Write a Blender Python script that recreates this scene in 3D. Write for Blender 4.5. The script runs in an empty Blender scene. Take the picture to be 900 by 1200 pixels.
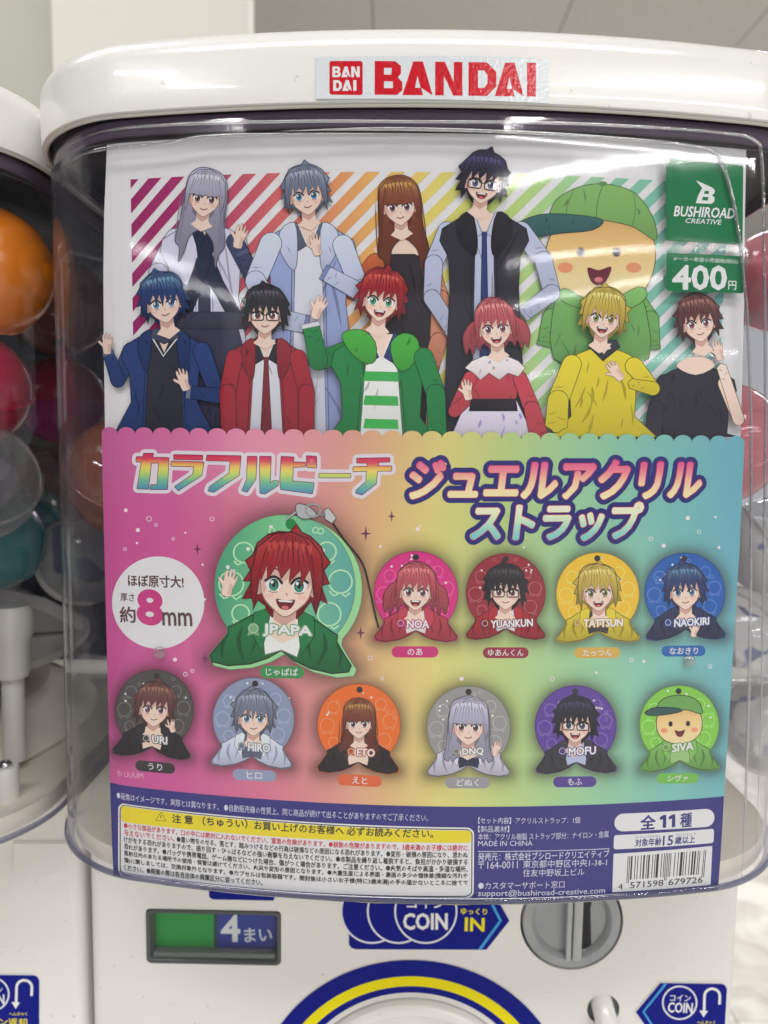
import bpy, bmesh, math, random
import numpy as np
from mathutils import Vector, Matrix
from mathutils.geometry import tessellate_polygon
random.seed(7)
S = bpy.context.scene
COL = S.collection
# ------------------------------------------------------------------ camera
CAM_O = np.array([-.0168, -.305, .1846])
PITCH, ROLL, YAW = np.radians([5.3433, .8349, -.4332])
F = 870.0
fwd = np.array([math.sin(YAW)*math.cos(PITCH), math.cos(YAW)*math.cos(PITCH), -math.sin(PITCH)])
_r = np.array([math.cos(YAW), -math.sin(YAW), 0.0]); _u = np.cross(_r, fwd)
rgt = _r*math.cos(ROLL) + _u*math.sin(ROLL); upv = _u*math.cos(ROLL) - _r*math.sin(ROLL)
cd = bpy.data.cameras.new('camera'); cam = bpy.data.objects.new('camera', cd); COL.objects.link(cam)
cd.sensor_fit = 'HORIZONTAL'; cd.sensor_width = 36; cd.lens = F/900*36
cd.clip_start = .01; cd.clip_end = 60
cd.dof.use_dof = True; cd.dof.focus_distance = .312; cd.dof.aperture_fstop = 13
cam.matrix_world = Matrix(((rgt[0], upv[0], -fwd[0], CAM_O[0]), (rgt[1], upv[1], -fwd[1], CAM_O[1]),
                           (rgt[2], upv[2], -fwd[2], CAM_O[2]), (0, 0, 0, 1)))
S.camera = cam
# ------------------------------------------------------------------ world and lamps
w = bpy.data.worlds.new('World'); S.world = w; w.use_nodes = True
w.node_tree.nodes['Background'].inputs[0].default_value = (.93, .94, .96, 1)
w.node_tree.nodes['Background'].inputs[1].default_value = .46
S.view_settings.view_transform = 'Standard'; S.view_settings.look = 'None'
S.view_settings.exposure = .31; S.view_settings.gamma = 1
S.cycles.use_denoising = True; S.cycles.max_bounces = 10; S.cycles.transparent_max_bounces = 24
S.cycles.caustics_reflective = False; S.cycles.caustics_refractive = False
S.cycles.sample_clamp_indirect = 4
CEIL = 1.95; FLOOR = -.98
def lamp(loc, sx, sy, power, rot=0.0):
    d = bpy.data.lights.new('tube_or_fill_lamp', 'AREA'); d.shape = 'RECTANGLE'; d.size = sx; d.size_y = sy
    d.energy = power; d.color = (1, .99, .97)
    o = bpy.data.objects.new('tube_or_fill_lamp', d); COL.objects.link(o); o.location = loc; o.rotation_euler = (0, 0, rot)
    return o
for x, y, ln, pw in ((2.0, -3.1, 2.6, 40), (2.9, -4.6, 4.2, 72), (4.4, -6.8, 5.6, 66)):      # oblique rows of ceiling tubes behind the photographer
    lamp((x, y, CEIL-.06), ln, .06, pw, math.radians(33))
lamp((-2.3, -2.6, CEIL-.06), .7, .14, 12, math.radians(-50)); lamp((-2.0, -3.3, CEIL-.06), .7, .14, 12, math.radians(-50))
lamp((0, -1.3, CEIL-.06), 2.4, .5, 34)  # added overhead fill, kept out of the dome reflections
lamp((1.8, 2.4, CEIL-.06), 2.4, .3, 60); lamp((1.2, 5.5, CEIL-.06), 2.4, .3, 60)  # added fill lamps: bounce off the floor brightens the ceiling
lamp((-1.4, .1, CEIL-.06), 1.2, .3, 14)
# ------------------------------------------------------------------ object helpers
def empty(name, loc, label, cat, group=None):
    o = bpy.data.objects.new(name, None); COL.objects.link(o); o.location = loc; o.empty_display_size = .02
    tag(o, label, cat, group); return o
def tag(o, label=None, cat=None, group=None, kind=None):
    if label: o['label'] = label
    if cat: o['category'] = cat
    if group: o['group'] = group
    if kind: o['kind'] = kind
    return o
def put(name, me, mat, parent=None):
    if mat is not None and not me.materials: me.materials.append(mat)
    o = bpy.data.objects.new(name, me); COL.objects.link(o)
    if parent is not None:
        o.parent = parent; o.location = -Vector(WL(parent))
    return o
def WL(o):
    v = Vector(o.location)
    while o.parent: o = o.parent; v = v + Vector(o.location)
    return v
def from_bm(name, bm, mat, parent=None, smooth=True, sharp=None):
    me = bpy.data.meshes.new(name); bm.normal_update(); bm.to_mesh(me); bm.free()
    if smooth:
        me.polygons.foreach_set('use_smooth', [True]*len(me.polygons))
        if sharp: me.set_sharp_from_angle(angle=math.radians(sharp))
    return put(name, me, mat, parent)
# ------------------------------------------------------------------ materials
def s2l(c): return tuple(((v/255)/12.92 if v/255 <= .04045 else ((v/255+.055)/1.055)**2.4) for v in c)
def mat(name, color, rough=.5, bump=0, bscale=200, spec=.5, coat=0, metal=0, mottle=0, mscale=30, speck=0):
    m = bpy.data.materials.new(name); m.use_nodes = True; nt = m.node_tree; b = nt.nodes['Principled BSDF']
    b.inputs['Base Color'].default_value = (*color, 1); b.inputs['Roughness'].default_value = rough
    b.inputs['Specular IOR Level'].default_value = spec; b.inputs['Coat Weight'].default_value = coat
    b.inputs['Coat Roughness'].default_value = .06; b.inputs['Metallic'].default_value = metal
    tc = nt.nodes.new('ShaderNodeTexCoord')
    if mottle:
        n = nt.nodes.new('ShaderNodeTexNoise'); n.inputs['Scale'].default_value = mscale; n.inputs['Detail'].default_value = 6
        nt.links.new(tc.outputs['Object'], n.inputs['Vector'])
        mr = nt.nodes.new('ShaderNodeMapRange'); mr.inputs[1].default_value = .3; mr.inputs[2].default_value = .7
        mr.inputs[3].default_value = 1-mottle; mr.inputs[4].default_value = 1+mottle*.4
        nt.links.new(n.outputs[0], mr.inputs[0])
        mx = nt.nodes.new('ShaderNodeVectorMath'); mx.operation = 'SCALE'; mx.inputs[0].default_value = color
        nt.links.new(mr.outputs[0], mx.inputs['Scale']); nt.links.new(mx.outputs[0], b.inputs['Base Color'])
    if speck:
        v = nt.nodes.new('ShaderNodeTexNoise'); v.inputs['Scale'].default_value = 260; v.inputs['Detail'].default_value = 2
        nt.links.new(tc.outputs['Object'], v.inputs['Vector']); r = nt.nodes.new('ShaderNodeMapRange')
        r.inputs[1].default_value = .735; r.inputs[2].default_value = .76; nt.links.new(v.outputs[0], r.inputs[0])
        mp = nt.nodes.new('ShaderNodeMapping'); mp.inputs['Scale'].default_value = (30, 30, 260); mp.inputs['Rotation'].default_value = (.4, .9, .3)
        nt.links.new(tc.outputs['Object'], mp.inputs[0]); v2 = nt.nodes.new('ShaderNodeTexNoise'); v2.inputs['Scale'].default_value = 1.6; v2.inputs['Detail'].default_value = 4
        nt.links.new(mp.outputs[0], v2.inputs['Vector']); r2 = nt.nodes.new('ShaderNodeMapRange'); r2.inputs[1].default_value = .70; r2.inputs[2].default_value = .78; r2.inputs[4].default_value = .45
        nt.links.new(v2.outputs[0], r2.inputs[0]); mxx = nt.nodes.new('ShaderNodeMath'); mxx.operation = 'MAXIMUM'; nt.links.new(r.outputs[0], mxx.inputs[0]); nt.links.new(r2.outputs[0], mxx.inputs[1])
        sc = nt.nodes.new('ShaderNodeMath'); sc.operation = 'MULTIPLY'; sc.inputs[1].default_value = speck; nt.links.new(mxx.outputs[0], sc.inputs[0])
        mc = nt.nodes.new('ShaderNodeMix'); mc.data_type = 'RGBA'; nt.links.new(sc.outputs[0], mc.inputs[0])
        src = b.inputs['Base Color'].links[0].from_socket; nt.links.new(src, mc.inputs[6]); mc.inputs[7].default_value = (.22, .20, .17, 1); nt.links.new(mc.outputs[2], b.inputs['Base Color'])
    if bump:
        n = nt.nodes.new('ShaderNodeTexNoise'); n.inputs['Scale'].default_value = bscale; n.inputs['Detail'].default_value = 3
        nt.links.new(tc.outputs['Object'], n.inputs['Vector'])
        bp = nt.nodes.new('ShaderNodeBump'); bp.inputs['Strength'].default_value = bump; bp.inputs['Distance'].default_value = .001
        nt.links.new(n.outputs[0], bp.inputs['Height']); nt.links.new(bp.outputs[0], b.inputs['Normal'])
    return m
def clear(name, tint=(1, 1, 1), f0=.05, rough=.02, bump=0, bscale=20, body=0, bodycol=(.8, .8, .8), stretch=(1, 1, 1), edge=.0, smudge=0):
    """thin clear plastic: transparent with a Schlick reflection and, if body > 0, a faint scattering body"""
    m = bpy.data.materials.new(name); m.use_nodes = True; nt = m.node_tree; nt.nodes.clear()
    N = nt.nodes.new; L = nt.links.new
    out = N('ShaderNodeOutputMaterial'); tr = N('ShaderNodeBsdfTransparent'); gl = N('ShaderNodeBsdfGlossy')
    tr.inputs[0].default_value = (*tint, 1); gl.inputs['Roughness'].default_value = rough
    lw = N('ShaderNodeLayerWeight'); lw.inputs['Blend'].default_value = .5
    pw = N('ShaderNodeMath'); pw.operation = 'POWER'; pw.inputs[1].default_value = 5; L(lw.outputs['Facing'], pw.inputs[0])
    ma = N('ShaderNodeMath'); ma.operation = 'MULTIPLY_ADD'; ma.inputs[1].default_value = 1-f0; ma.inputs[2].default_value = f0
    L(pw.outputs[0], ma.inputs[0])
    src = tr.outputs[0]
    if body:
        df = N('ShaderNodeBsdfDiffuse'); df.inputs[0].default_value = (*bodycol, 1)
        mb = N('ShaderNodeMixShader'); 
        if edge:
            p2 = N('ShaderNodeMath'); p2.operation = 'POWER'; p2.inputs[1].default_value = 2.2; L(lw.outputs['Facing'], p2.inputs[0])
            m2 = N('ShaderNodeMath'); m2.operation = 'MULTIPLY_ADD'; m2.inputs[1].default_value = edge; m2.inputs[2].default_value = body
            L(p2.outputs[0], m2.inputs[0]); fo = m2.outputs[0]
            if smudge:
                tcs = N('ShaderNodeTexCoord'); ns = N('ShaderNodeTexNoise'); ns.inputs['Scale'].default_value = 28; ns.inputs['Detail'].default_value = 9; ns.inputs['Roughness'].default_value = .75; L(tcs.outputs['Object'], ns.inputs['Vector'])
                rs = N('ShaderNodeMapRange'); rs.inputs[1].default_value = .50; rs.inputs[2].default_value = .78; rs.inputs[4].default_value = smudge; L(ns.outputs[0], rs.inputs[0])
                ad = N('ShaderNodeMath'); L(fo, ad.inputs[0]); L(rs.outputs[0], ad.inputs[1]); fo = ad.outputs[0]
                rr = N('ShaderNodeMapRange'); rr.inputs[1].default_value = .42; rr.inputs[2].default_value = .75; rr.inputs[3].default_value = rough; rr.inputs[4].default_value = .085; L(ns.outputs[0], rr.inputs[0]); L(rr.outputs[0], gl.inputs['Roughness'])
            L(fo, mb.inputs[0])
        else: mb.inputs[0].default_value = body
        L(tr.outputs[0], mb.inputs[1]); L(df.outputs[0], mb.inputs[2]); src = mb.outputs[0]
    mx = N('ShaderNodeMixShader'); L(ma.outputs[0], mx.inputs[0]); L(src, mx.inputs[1]); L(gl.outputs[0], mx.inputs[2])
    L(mx.outputs[0], out.inputs[0])
    if bump:
        tc = N('ShaderNodeTexCoord'); mp = N('ShaderNodeMapping'); mp.inputs['Scale'].default_value = stretch
        n = N('ShaderNodeTexNoise'); n.inputs['Scale'].default_value = bscale; n.inputs['Detail'].default_value = 2
        L(tc.outputs['Object'], mp.inputs[0]); L(mp.outputs[0], n.inputs['Vector'])
        bp = N('ShaderNodeBump'); bp.inputs['Strength'].default_value = bump; bp.inputs['Distance'].default_value = .002
        L(n.outputs[0], bp.inputs['Height']); L(bp.outputs[0], gl.inputs['Normal'])
    return m
def print_mat(name, rough, bump=0, spec=.4, bscale=900, metal=0):
    m = bpy.data.materials.new(name); m.use_nodes = True; nt = m.node_tree; b = nt.nodes['Principled BSDF']
    a = nt.nodes.new('ShaderNodeAttribute'); a.attribute_name = 'Col'
    nt.links.new(a.outputs['Color'], b.inputs['Base Color'])
    b.inputs['Roughness'].default_value = rough; b.inputs['Specular IOR Level'].default_value = spec
    if bump:
        tc = nt.nodes.new('ShaderNodeTexCoord'); n = nt.nodes.new('ShaderNodeTexNoise')
        n.inputs['Scale'].default_value = bscale; n.inputs['Detail'].default_value = 2
        bp = nt.nodes.new('ShaderNodeBump'); bp.inputs['Strength'].default_value = bump; bp.inputs['Distance'].default_value = .0004
        nt.links.new(tc.outputs['Object'], n.inputs['Vector']); nt.links.new(n.outputs[0], bp.inputs['Height'])
        nt.links.new(bp.outputs[0], b.inputs['Normal'])
    return m
M_lid = mat('white_plastic', (.79, .785, .765), .22, bump=.06, bscale=350, coat=.35, mottle=.05, mscale=9, speck=.28)
M_body = mat('body_plastic', (.79, .775, .75), .38, bump=.05, bscale=500, mottle=.05, mscale=14, speck=.38)
M_lip = mat('lid_lip_plastic', (.62, .60, .56), .35)
M_cream = mat('cream_plastic', (.84, .79, .66), .35, mottle=.05, mscale=12)
M_white_part = mat('agitator_plastic', (.72, .70, .66), .35)
M_grey = mat('grey_plastic', (.35, .365, .37), .30, bump=.05, bscale=600, mottle=.10, mscale=60)
M_greyl = mat('light_grey_plastic', (.45, .465, .47), .3, mottle=.08, mscale=70)
M_frame = mat('window_frame_plastic', (.07, .08, .08), .25)
M_black = mat('dark_gap', (.012, .012, .012), .6)
M_backing = mat('indigo_interior_shade', (.022, .020, .055), .4)  # near-black indigo puts the interior's shade into the colour
M_dark_shell = mat('dark_interior_plastic', (.015, .014, .018), .6)
M_metal = mat('screw_metal', (.7, .7, .7), .2, metal=1)
M_dome = clear('clear_dome_plastic', (.965, .965, .975), .045, .03, bump=.10, bscale=9, stretch=(3, 3, .6), body=.006, bodycol=(.5, .5, .62), edge=.10, smudge=.04)
M_dome_in = clear('clear_dome_inner', (.98, .98, .985), .012, .05, bump=.15, bscale=16, stretch=(3, 3, .5))
M_ridge = clear('clear_ridge_plastic', (.90, .90, .93), .34, .06, body=.03, bodycol=(.5, .5, .56), bump=.2, bscale=120)
M_rim = clear('dome_rim_plastic', (.50, .51, .64), .10, .05, body=.18, bodycol=(.26, .27, .38))
M_window = clear('window_plastic', (.95, .97, .96), .05, .03, body=.004, bodycol=(.4, .4, .4))
M_print = print_mat('printed_paper', .5, spec=.12)
M_decal = print_mat('printed_sticker', .30, spec=.14)
M_holo = print_mat('glossy_printed_sticker', .16, bump=.5, spec=.9, bscale=700)
# ------------------------------------------------------------------ surfaces onto which flat print is laid
R_, XC, RC = .6447, .1296, .0525
HW = XC+RC
def prof(x):
    x = np.abs(np.asarray(x, float)); yc = XC*XC/(2*R_); s = XC/R_; t = np.clip((x-XC)/RC, 0, .9999)
    return np.where(x < XC, x*x/(2*R_), yc+s*(x-XC)+RC*(1-np.sqrt(1-t*t)))
class Surf:
    def __init__(self, f, stations=None, tilt=None):
        self.f = f; self.st = stations; self.ys = None if stations is None else f(stations)
    def y(self, x):
        return self.f(x) if self.st is None else np.interp(x, self.st, self.ys)
    def W(self, px, py=None):
        if py is not None: px = [(px, py)]
        p = np.asarray(px, float)
        d = fwd[None] + rgt[None]*((p[:, 0]-450)/F)[:, None] - upv[None]*((p[:, 1]-600)/F)[:, None]
        t = np.full(len(p), .31)
        for _ in range(40):
            x = CAM_O[0]+t*d[:, 0]; t = t*.3 + .7*(self.y(x)-CAM_O[1])/d[:, 1]
        r = np.stack([CAM_O[0]+t*d[:, 0], CAM_O[2]+t*d[:, 2]], 1)
        return r[0] if py is not None else r
def at(px, py, y):
    d = fwd + rgt*((px-450)/F) - upv*((py-600)/F); t = (y-CAM_O[1])/d[1]
    return CAM_O + t*d
ST = np.linspace(-.165, .165, 71)
DY = .0052
POST = Surf(lambda x: prof(x)+DY, ST)
BODY_Y = .0905
BODY = Surf(lambda x: np.zeros_like(np.asarray(x, float))+BODY_Y-.0004)
LIDS = Surf(lambda x: prof(x)-.0041, np.linspace(-.09, .09, 31))
STEP = 8e-6
# ------------------------------------------------------------------ 2-D shape helpers (photo pixels or metres on the sheet)
def cr(pts, closed=True, n=5):
    P = np.asarray(pts, float); k = len(P); out = []
    rng = range(k) if closed else range(k-1)
    for i in rng:
        if closed: a, b, c, d = P[i-1], P[i], P[(i+1) % k], P[(i+2) % k]
        else: a, b, c, d = P[max(i-1, 0)], P[i], P[i+1], P[min(i+2, k-1)]
        for j in range(n):
            t = j/n
            out.append(.5*((2*b)+(-a+c)*t+(2*a-5*b+4*c-d)*t*t+(-a+3*b-3*c+d)*t**3))
    if not closed: out.append(P[-1])
    return np.array(out)
def ell(cx, cy, rx, ry=None, n=24, rot=0, a0=0, a1=2*math.pi):
    ry = ry or rx; full = abs(a1-a0-2*math.pi) < 1e-6
    t = np.linspace(a0, a1, n, endpoint=not full)
    x, y = rx*np.cos(t), ry*np.sin(t); c, s = math.cos(rot), math.sin(rot)
    return np.stack([cx+x*c-y*s, cy+x*s+y*c], 1)
def ribbon(pts, wd, closed=True, taper=False):
    P = np.asarray(pts, float); n = len(P); L = []; Rr = []
    for i in range(n):
        a = P[i-1] if (closed or i > 0) else P[i]; b = P[(i+1) % n] if (closed or i < n-1) else P[i]
        t1 = P[i]-a; t2 = b-P[i]
        if np.linalg.norm(t1) < 1e-9: t1 = t2
        if np.linalg.norm(t2) < 1e-9: t2 = t1
        t1 = t1/(np.linalg.norm(t1)+1e-12); t2 = t2/(np.linalg.norm(t2)+1e-12)
        m = t1+t2; l = np.linalg.norm(m); m = t1 if l < .3 else m/l
        nn = np.array([-m[1], m[0]]); k = wd/2
        if taper: k *= math.sin(math.pi*(i+.15)/(n-.7)) if n > 1 else 1
        L.append(P[i]+nn*k); Rr.append(P[i]-nn*k)
    q = []
    for i in range(n if closed else n-1):
        j = (i+1) % n; q.append([L[i], L[j], Rr[j], Rr[i]])
    return q
def rrect(x0, y0, x1, y1, r, n=5):
    o = []
    for cx, cy, a in ((x1-r, y0+r, -90), (x1-r, y1-r, 0), (x0+r, y1-r, 90), (x0+r, y0+r, 180)):
        for i in range(n+1):
            t = math.radians(a+90*i/n); o.append((cx+r*math.cos(t), cy+r*math.sin(t)))
    return np.array(o)
def quad_rr(TL, TR, BR, BL, r, n=5):
    """rounded rectangle mapped bilinearly on four photo corners"""
    w_ = math.hypot(TR[0]-TL[0], TR[1]-TL[1]); h_ = math.hypot(BL[0]-TL[0], BL[1]-TL[1])
    q = rrect(0, 0, w_, h_, r, n); o = []
    TL, TR, BR, BL = map(np.array, (TL, TR, BR, BL))
    for x, y in q:
        u, v = x/w_, y/h_; o.append((TL*(1-u)+TR*u)*(1-v)+(BL*(1-u)+BR*u)*v)
    return np.array(o)
PAPER_K = 1.08
def C(r, g, b):                       # printed colour, corrected from the grey cast of the photograph
    return tuple(min(.86, v*PAPER_K) for v in s2l((r, g, b)))
_tc = {}
def glyphs(body, bold=0, res=2, shear=0):
    k = (body, bold, res, shear)
    if k in _tc: return _tc[k]
    c = bpy.data.curves.new('tmp', 'FONT'); c.body = body; c.offset = bold; c.resolution_u = res; c.shear = shear
    o = bpy.data.objects.new('tmp', c); COL.objects.link(o)
    m = bpy.data.meshes.new_from_object(o)
    v = np.array([p.co[:2] for p in m.vertices]); f = [tuple(p.vertices) for p in m.polygons]
    bpy.data.objects.remove(o); bpy.data.meshes.remove(m); bpy.data.curves.remove(c)
    if not len(v): print('NO GLYPHS', body)
    v = v-v.min(0); sz = v.max(0); _tc[k] = (v/sz, f); return _tc[k]
class Print:
    """flat coloured print: 2-D polygons laid on a real curved or flat surface, drawn in painter's order"""
    def __init__(s, surf, layer=1):
        s.surf = surf; s.layer = layer; s.V = []; s.F = []; s.C = []; s.cols = []; s.zc = False
    def _col(s, c): s.cols.append(c); return len(s.cols)-1
    def poly(s, pts, col, px=True, holes=(), up=True, dl=0):
        if up: s.layer += 1
        loops = [np.asarray(pts, float)]+[np.asarray(h, float) for h in holes]
        if px: loops = [s.surf.W(l) for l in loops]
        tris = tessellate_polygon([[Vector((a, b, 0)) for a, b in l] for l in loops])
        allp = np.concatenate(loops); b0 = len(s.V); lay = s.layer+dl
        s.V += [(a, b, lay) for a, b in allp]; ci = s._col(col)
        for t in tris: s.F.append((b0+t[0], b0+t[1], b0+t[2])); s.C.append(ci)
    def polys(s, lst, col, px=True):
        s.layer += 1
        for p in lst: s.poly(p, col, px, up=False)
    def line(s, pts, wd, col, closed=False, taper=False, px=True, up=True):
        if up: s.layer += 1
        q = ribbon(pts, wd, closed, taper); ci = s._col(col)
        flat = np.array(q).reshape(-1, 2)
        if px: flat = s.surf.W(flat)
        b0 = len(s.V); s.V += [(a, b, s.layer) for a, b in flat]
        for i in range(len(q)): s.F.append((b0+4*i, b0+4*i+1, b0+4*i+2, b0+4*i+3)); s.C.append(ci)
    def stroke_fill(s, pts, col, wd=.9, dark=None):
        s.poly(pts, col)
        s.line(pts, wd, dark if dark else tuple(v*.25 for v in (col if not callable(col) else (.2, .2, .2))), closed=True)
    def ring(s, pts_in, pts_out, col, px=True):
        pass
    def text(s, body, p0, p1, h, col, bold=0, res=2, shear=0, stamp=0, ns=12, up=True, fr=(0, 1)):
        """p0, p1: left and right ends of the line's bottom edge in photo pixels, h: its height in pixels"""
        if up: s.layer += 1
        if bold and not stamp: stamp = bold*h*.9; ns = min(ns, 12 if stamp > .8 else (6 if stamp > .25 else 3))
        v, f = glyphs(body, 0, res, shear)
        P0 = s.surf.W(*p0); P1 = s.surf.W(*p1); P2 = s.surf.W(p0[0], p0[1]-h)
        hz_ = np.linalg.norm(P2-P0); ku_ = np.linalg.norm(s.surf.W(p0[0]+1, p0[1])-P0); ex0 = P1-P0; P0 = P0+ex0*fr[0]; P1 = P0+ex0*(fr[1]-fr[0]); ex = P1-P0; n = np.array([-ex[1], ex[0]])/np.linalg.norm(ex); ey = n*hz_
        base = P0+v[:, :1]*ex+v[:, 1:]*ey
        offs = [(0, 0)]
        if stamp:
            k = ku_*stamp
            offs += [(k*math.cos(t), k*math.sin(t)) for t in np.linspace(0, 2*math.pi, ns, endpoint=False)]
        ci = s._col(col)
        for i, o in enumerate(offs):
            b0 = len(s.V); q = base+np.array(o)
            s.V += [(a, b, s.layer+i*.3) for a, b in q]
            for t in f: s.F.append(tuple(b0+j for j in t)); s.C.append(ci)
        if stamp: s.layer += math.ceil(len(offs)*.3)
    def dilate(s, plist, r, col, ns=16):
        for i in range(ns):
            t = 2*math.pi*i/ns
            for p in plist:
                s.poly(np.asarray(p)+np.array((r*math.cos(t), r*math.sin(t))), col, up=False, dl=i*.3)
        s.layer += math.ceil(ns*.3)
    def grid(s, rows, col):
        b0 = len(s.V); n = len(rows[0]); ci = s._col(col)
        for r_ in rows: s.V += [(a, b, s.layer) for a, b in r_]
        for j in range(len(rows)-1):
            for i in range(n-1): s.F.append((b0+j*n+i, b0+j*n+i+1, b0+(j+1)*n+i+1, b0+(j+1)*n+i)); s.C.append(ci)
    def build(s, name, m, parent, zcut=0, cut=True):
        bm = bmesh.new(); off = STEP
        vs = [bm.verts.new((x, lay*off, z)) for x, z, lay in s.V]
        lay_c = bm.faces.layers.int.new('ci')
        for f, ci in zip(s.F, s.C):
            if len(set(f)) < 3: continue
            try: fc = bm.faces.new([vs[i] for i in f]); fc[lay_c] = ci
            except ValueError: pass
        X = [v[0] for v in s.V]; Z = [v[1] for v in s.V]
        if s.surf.st is not None and cut:
            for x in s.surf.st:
                if min(X) < x < max(X):
                    bmesh.ops.bisect_plane(bm, geom=bm.verts[:]+bm.edges[:]+bm.faces[:], dist=1e-8, plane_co=(x, 0, 0), plane_no=(1, 0, 0))
        if zcut:
            for z in np.linspace(min(Z), max(Z), zcut+2)[1:-1]:
                bmesh.ops.bisect_plane(bm, geom=bm.verts[:]+bm.edges[:]+bm.faces[:], dist=1e-8, plane_co=(0, 0, z), plane_no=(0, 0, 1))
        for v in bm.verts:
            v.co.y = float(s.surf.y(v.co.x))-v.co.y
        bm.normal_update()
        for f in bm.faces:
            if f.normal.y > 0: f.normal_flip()
        me = bpy.data.meshes.new(name); bm.to_mesh(me); bm.free()
        nl = len(me.loops); vi = np.empty(nl, np.int32); me.loops.foreach_get('vertex_index', vi)
        co = np.empty(len(me.vertices)*3, np.float32); me.vertices.foreach_get('co', co); co = co.reshape(-1, 3)
        npoly = len(me.polygons); ci = np.empty(npoly, np.int32); me.attributes['ci'].data.foreach_get('value', ci)
        tot = np.empty(npoly, np.int32); me.polygons.foreach_get('loop_total', tot)
        lc = np.repeat(ci, tot); out = np.ones((nl, 4), np.float32); xz = co[vi][:, [0, 2]]
        for i, c in enumerate(s.cols):
            k = lc == i
            if k.any(): out[k, :3] = c(xz[k]) if callable(c) else c
        at_ = me.color_attributes.new('Col', 'FLOAT_COLOR', 'CORNER'); at_.data.foreach_set('color', out.ravel())
        me.attributes.remove(me.attributes['ci'])
        return put(name, me, m, parent)
def ramp(xs, cols):
    cols = np.array(cols)
    return lambda t: np.stack([np.interp(t, xs, cols[:, i]) for i in range(3)], 1)
def vgrad(surf, xref, ys, cols):                    # colour by height on the sheet
    zs = [float(surf.W(xref, y)[1]) for y in ys]; r = ramp(zs[::-1], cols[::-1])
    return lambda xz: r(xz[:, 1])
# ------------------------------------------------------------------ lofted shells of the machine
def outline():
    pts = []
    for x in np.concatenate([np.linspace(0, XC, 26), XC+RC*np.sin(np.linspace(0, math.pi/2, 19)[1:])*.99995]):
        pts.append((x, float(prof(x))))
    y1 = pts[-1][1]
    for y in np.linspace(y1+.006, .29, 12): pts.append((HW, y))
    for t in np.linspace(0, math.pi/2, 12)[1:]: pts.append((HW-.05+.05*math.cos(t), .29+.05*math.sin(t)))
    for x in np.linspace(HW-.06, 0, 8): pts.append((x, .34))
    left = [(-x, y) for x, y in pts[1:-1]][::-1]
    return np.array(pts+left)
OUT = outline()
def offset_outline(d):
    a = np.roll(OUT, 1, 0); b = np.roll(OUT, -1, 0); t = b-a; t /= np.linalg.norm(t, axis=1)[:, None]
    n = np.stack([t[:, 1], -t[:, 0]], 1)          # outward for this winding
    return OUT+n*d
def loft(rows, cap_top=False, cap_bot=False):
    bm = bmesh.new(); R = []
    for d, z in rows:
        R.append([bm.verts.new((x, y, z)) for x, y in offset_outline(d)])
    n = len(OUT)
    for a, b in zip(R[:-1], R[1:]):
        for i in range(n): bm.faces.new((a[i], a[(i+1) % n], b[(i+1) % n], b[i]))
    if cap_top: bm.faces.new(R[-1])
    if cap_bot: bm.faces.new(R[0][::-1])
    bmesh.ops.recalc_face_normals(bm, faces=bm.faces[:])
    return bm
def tube(path, r, n=8, closed=False):
    bm = bmesh.new(); P = [Vector(p) for p in path]; rings = []
    for i, p in enumerate(P):
        t = (P[min(i+1, len(P)-1)]-P[max(i-1, 0)]).normalized()
        a = t.cross(Vector((0, 1, .01))).normalized(); b = t.cross(a)
        rr = r[i] if isinstance(r, (list, tuple)) else r
        rings.append([bm.verts.new(p+a*rr*math.cos(k*2*math.pi/n)+b*rr*math.sin(k*2*math.pi/n)) for k in range(n)])
    for A, B in zip(rings[:-1], rings[1:]):
        for k in range(n): bm.faces.new((A[k], A[(k+1) % n], B[(k+1) % n], B[k]))
    bm.faces.new(rings[0][::-1]); bm.faces.new(rings[-1])
    bmesh.ops.recalc_face_normals(bm, faces=bm.faces[:]); return bm
def lathe(prf, axis_y=False, n=48, center=(0, 0, 0)):
    """revolve (radius, height) pairs; axis_y: height runs towards the viewer (-y)"""
    bm = bmesh.new(); R = []
    for r, h in prf:
        ring = []
        for k in range(n):
            a = 2*math.pi*k/n; x, y = r*math.cos(a), r*math.sin(a)
            ring.append(bm.verts.new((center[0]+x, center[1]-h, center[2]+y) if axis_y else (center[0]+x, center[1]+y, center[2]+h)))
        R.append(ring)
    for A, B in zip(R[:-1], R[1:]):
        for k in range(n): bm.faces.new((A[k], A[(k+1) % n], B[(k+1) % n], B[k]))
    bm.faces.new(R[0][::-1]); bm.faces.new(R[-1]); bmesh.ops.remove_doubles(bm, verts=bm.verts[:], dist=1e-7)
    bmesh.ops.recalc_face_normals(bm, faces=bm.faces[:]); return bm
def box(x0, y0, z0, x1, y1, z1, bev=0, seg=3, bm=None):
    b = bmesh.new(); bmesh.ops.create_cube(b, size=1)
    for v in b.verts: v.co = Vector(((x0+x1)/2+v.co.x*(x1-x0), (y0+y1)/2+v.co.y*(y1-y0), (z0+z1)/2+v.co.z*(z1-z0)))
    if bev: bmesh.ops.bevel(b, geom=b.edges[:], offset=bev, segments=seg, profile=.5, affect='EDGES')
    return b
def join(a, b):
    me = bpy.data.meshes.new('t'); b.to_mesh(me); b.free(); a.from_mesh(me); bpy.data.meshes.remove(me); return a
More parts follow.
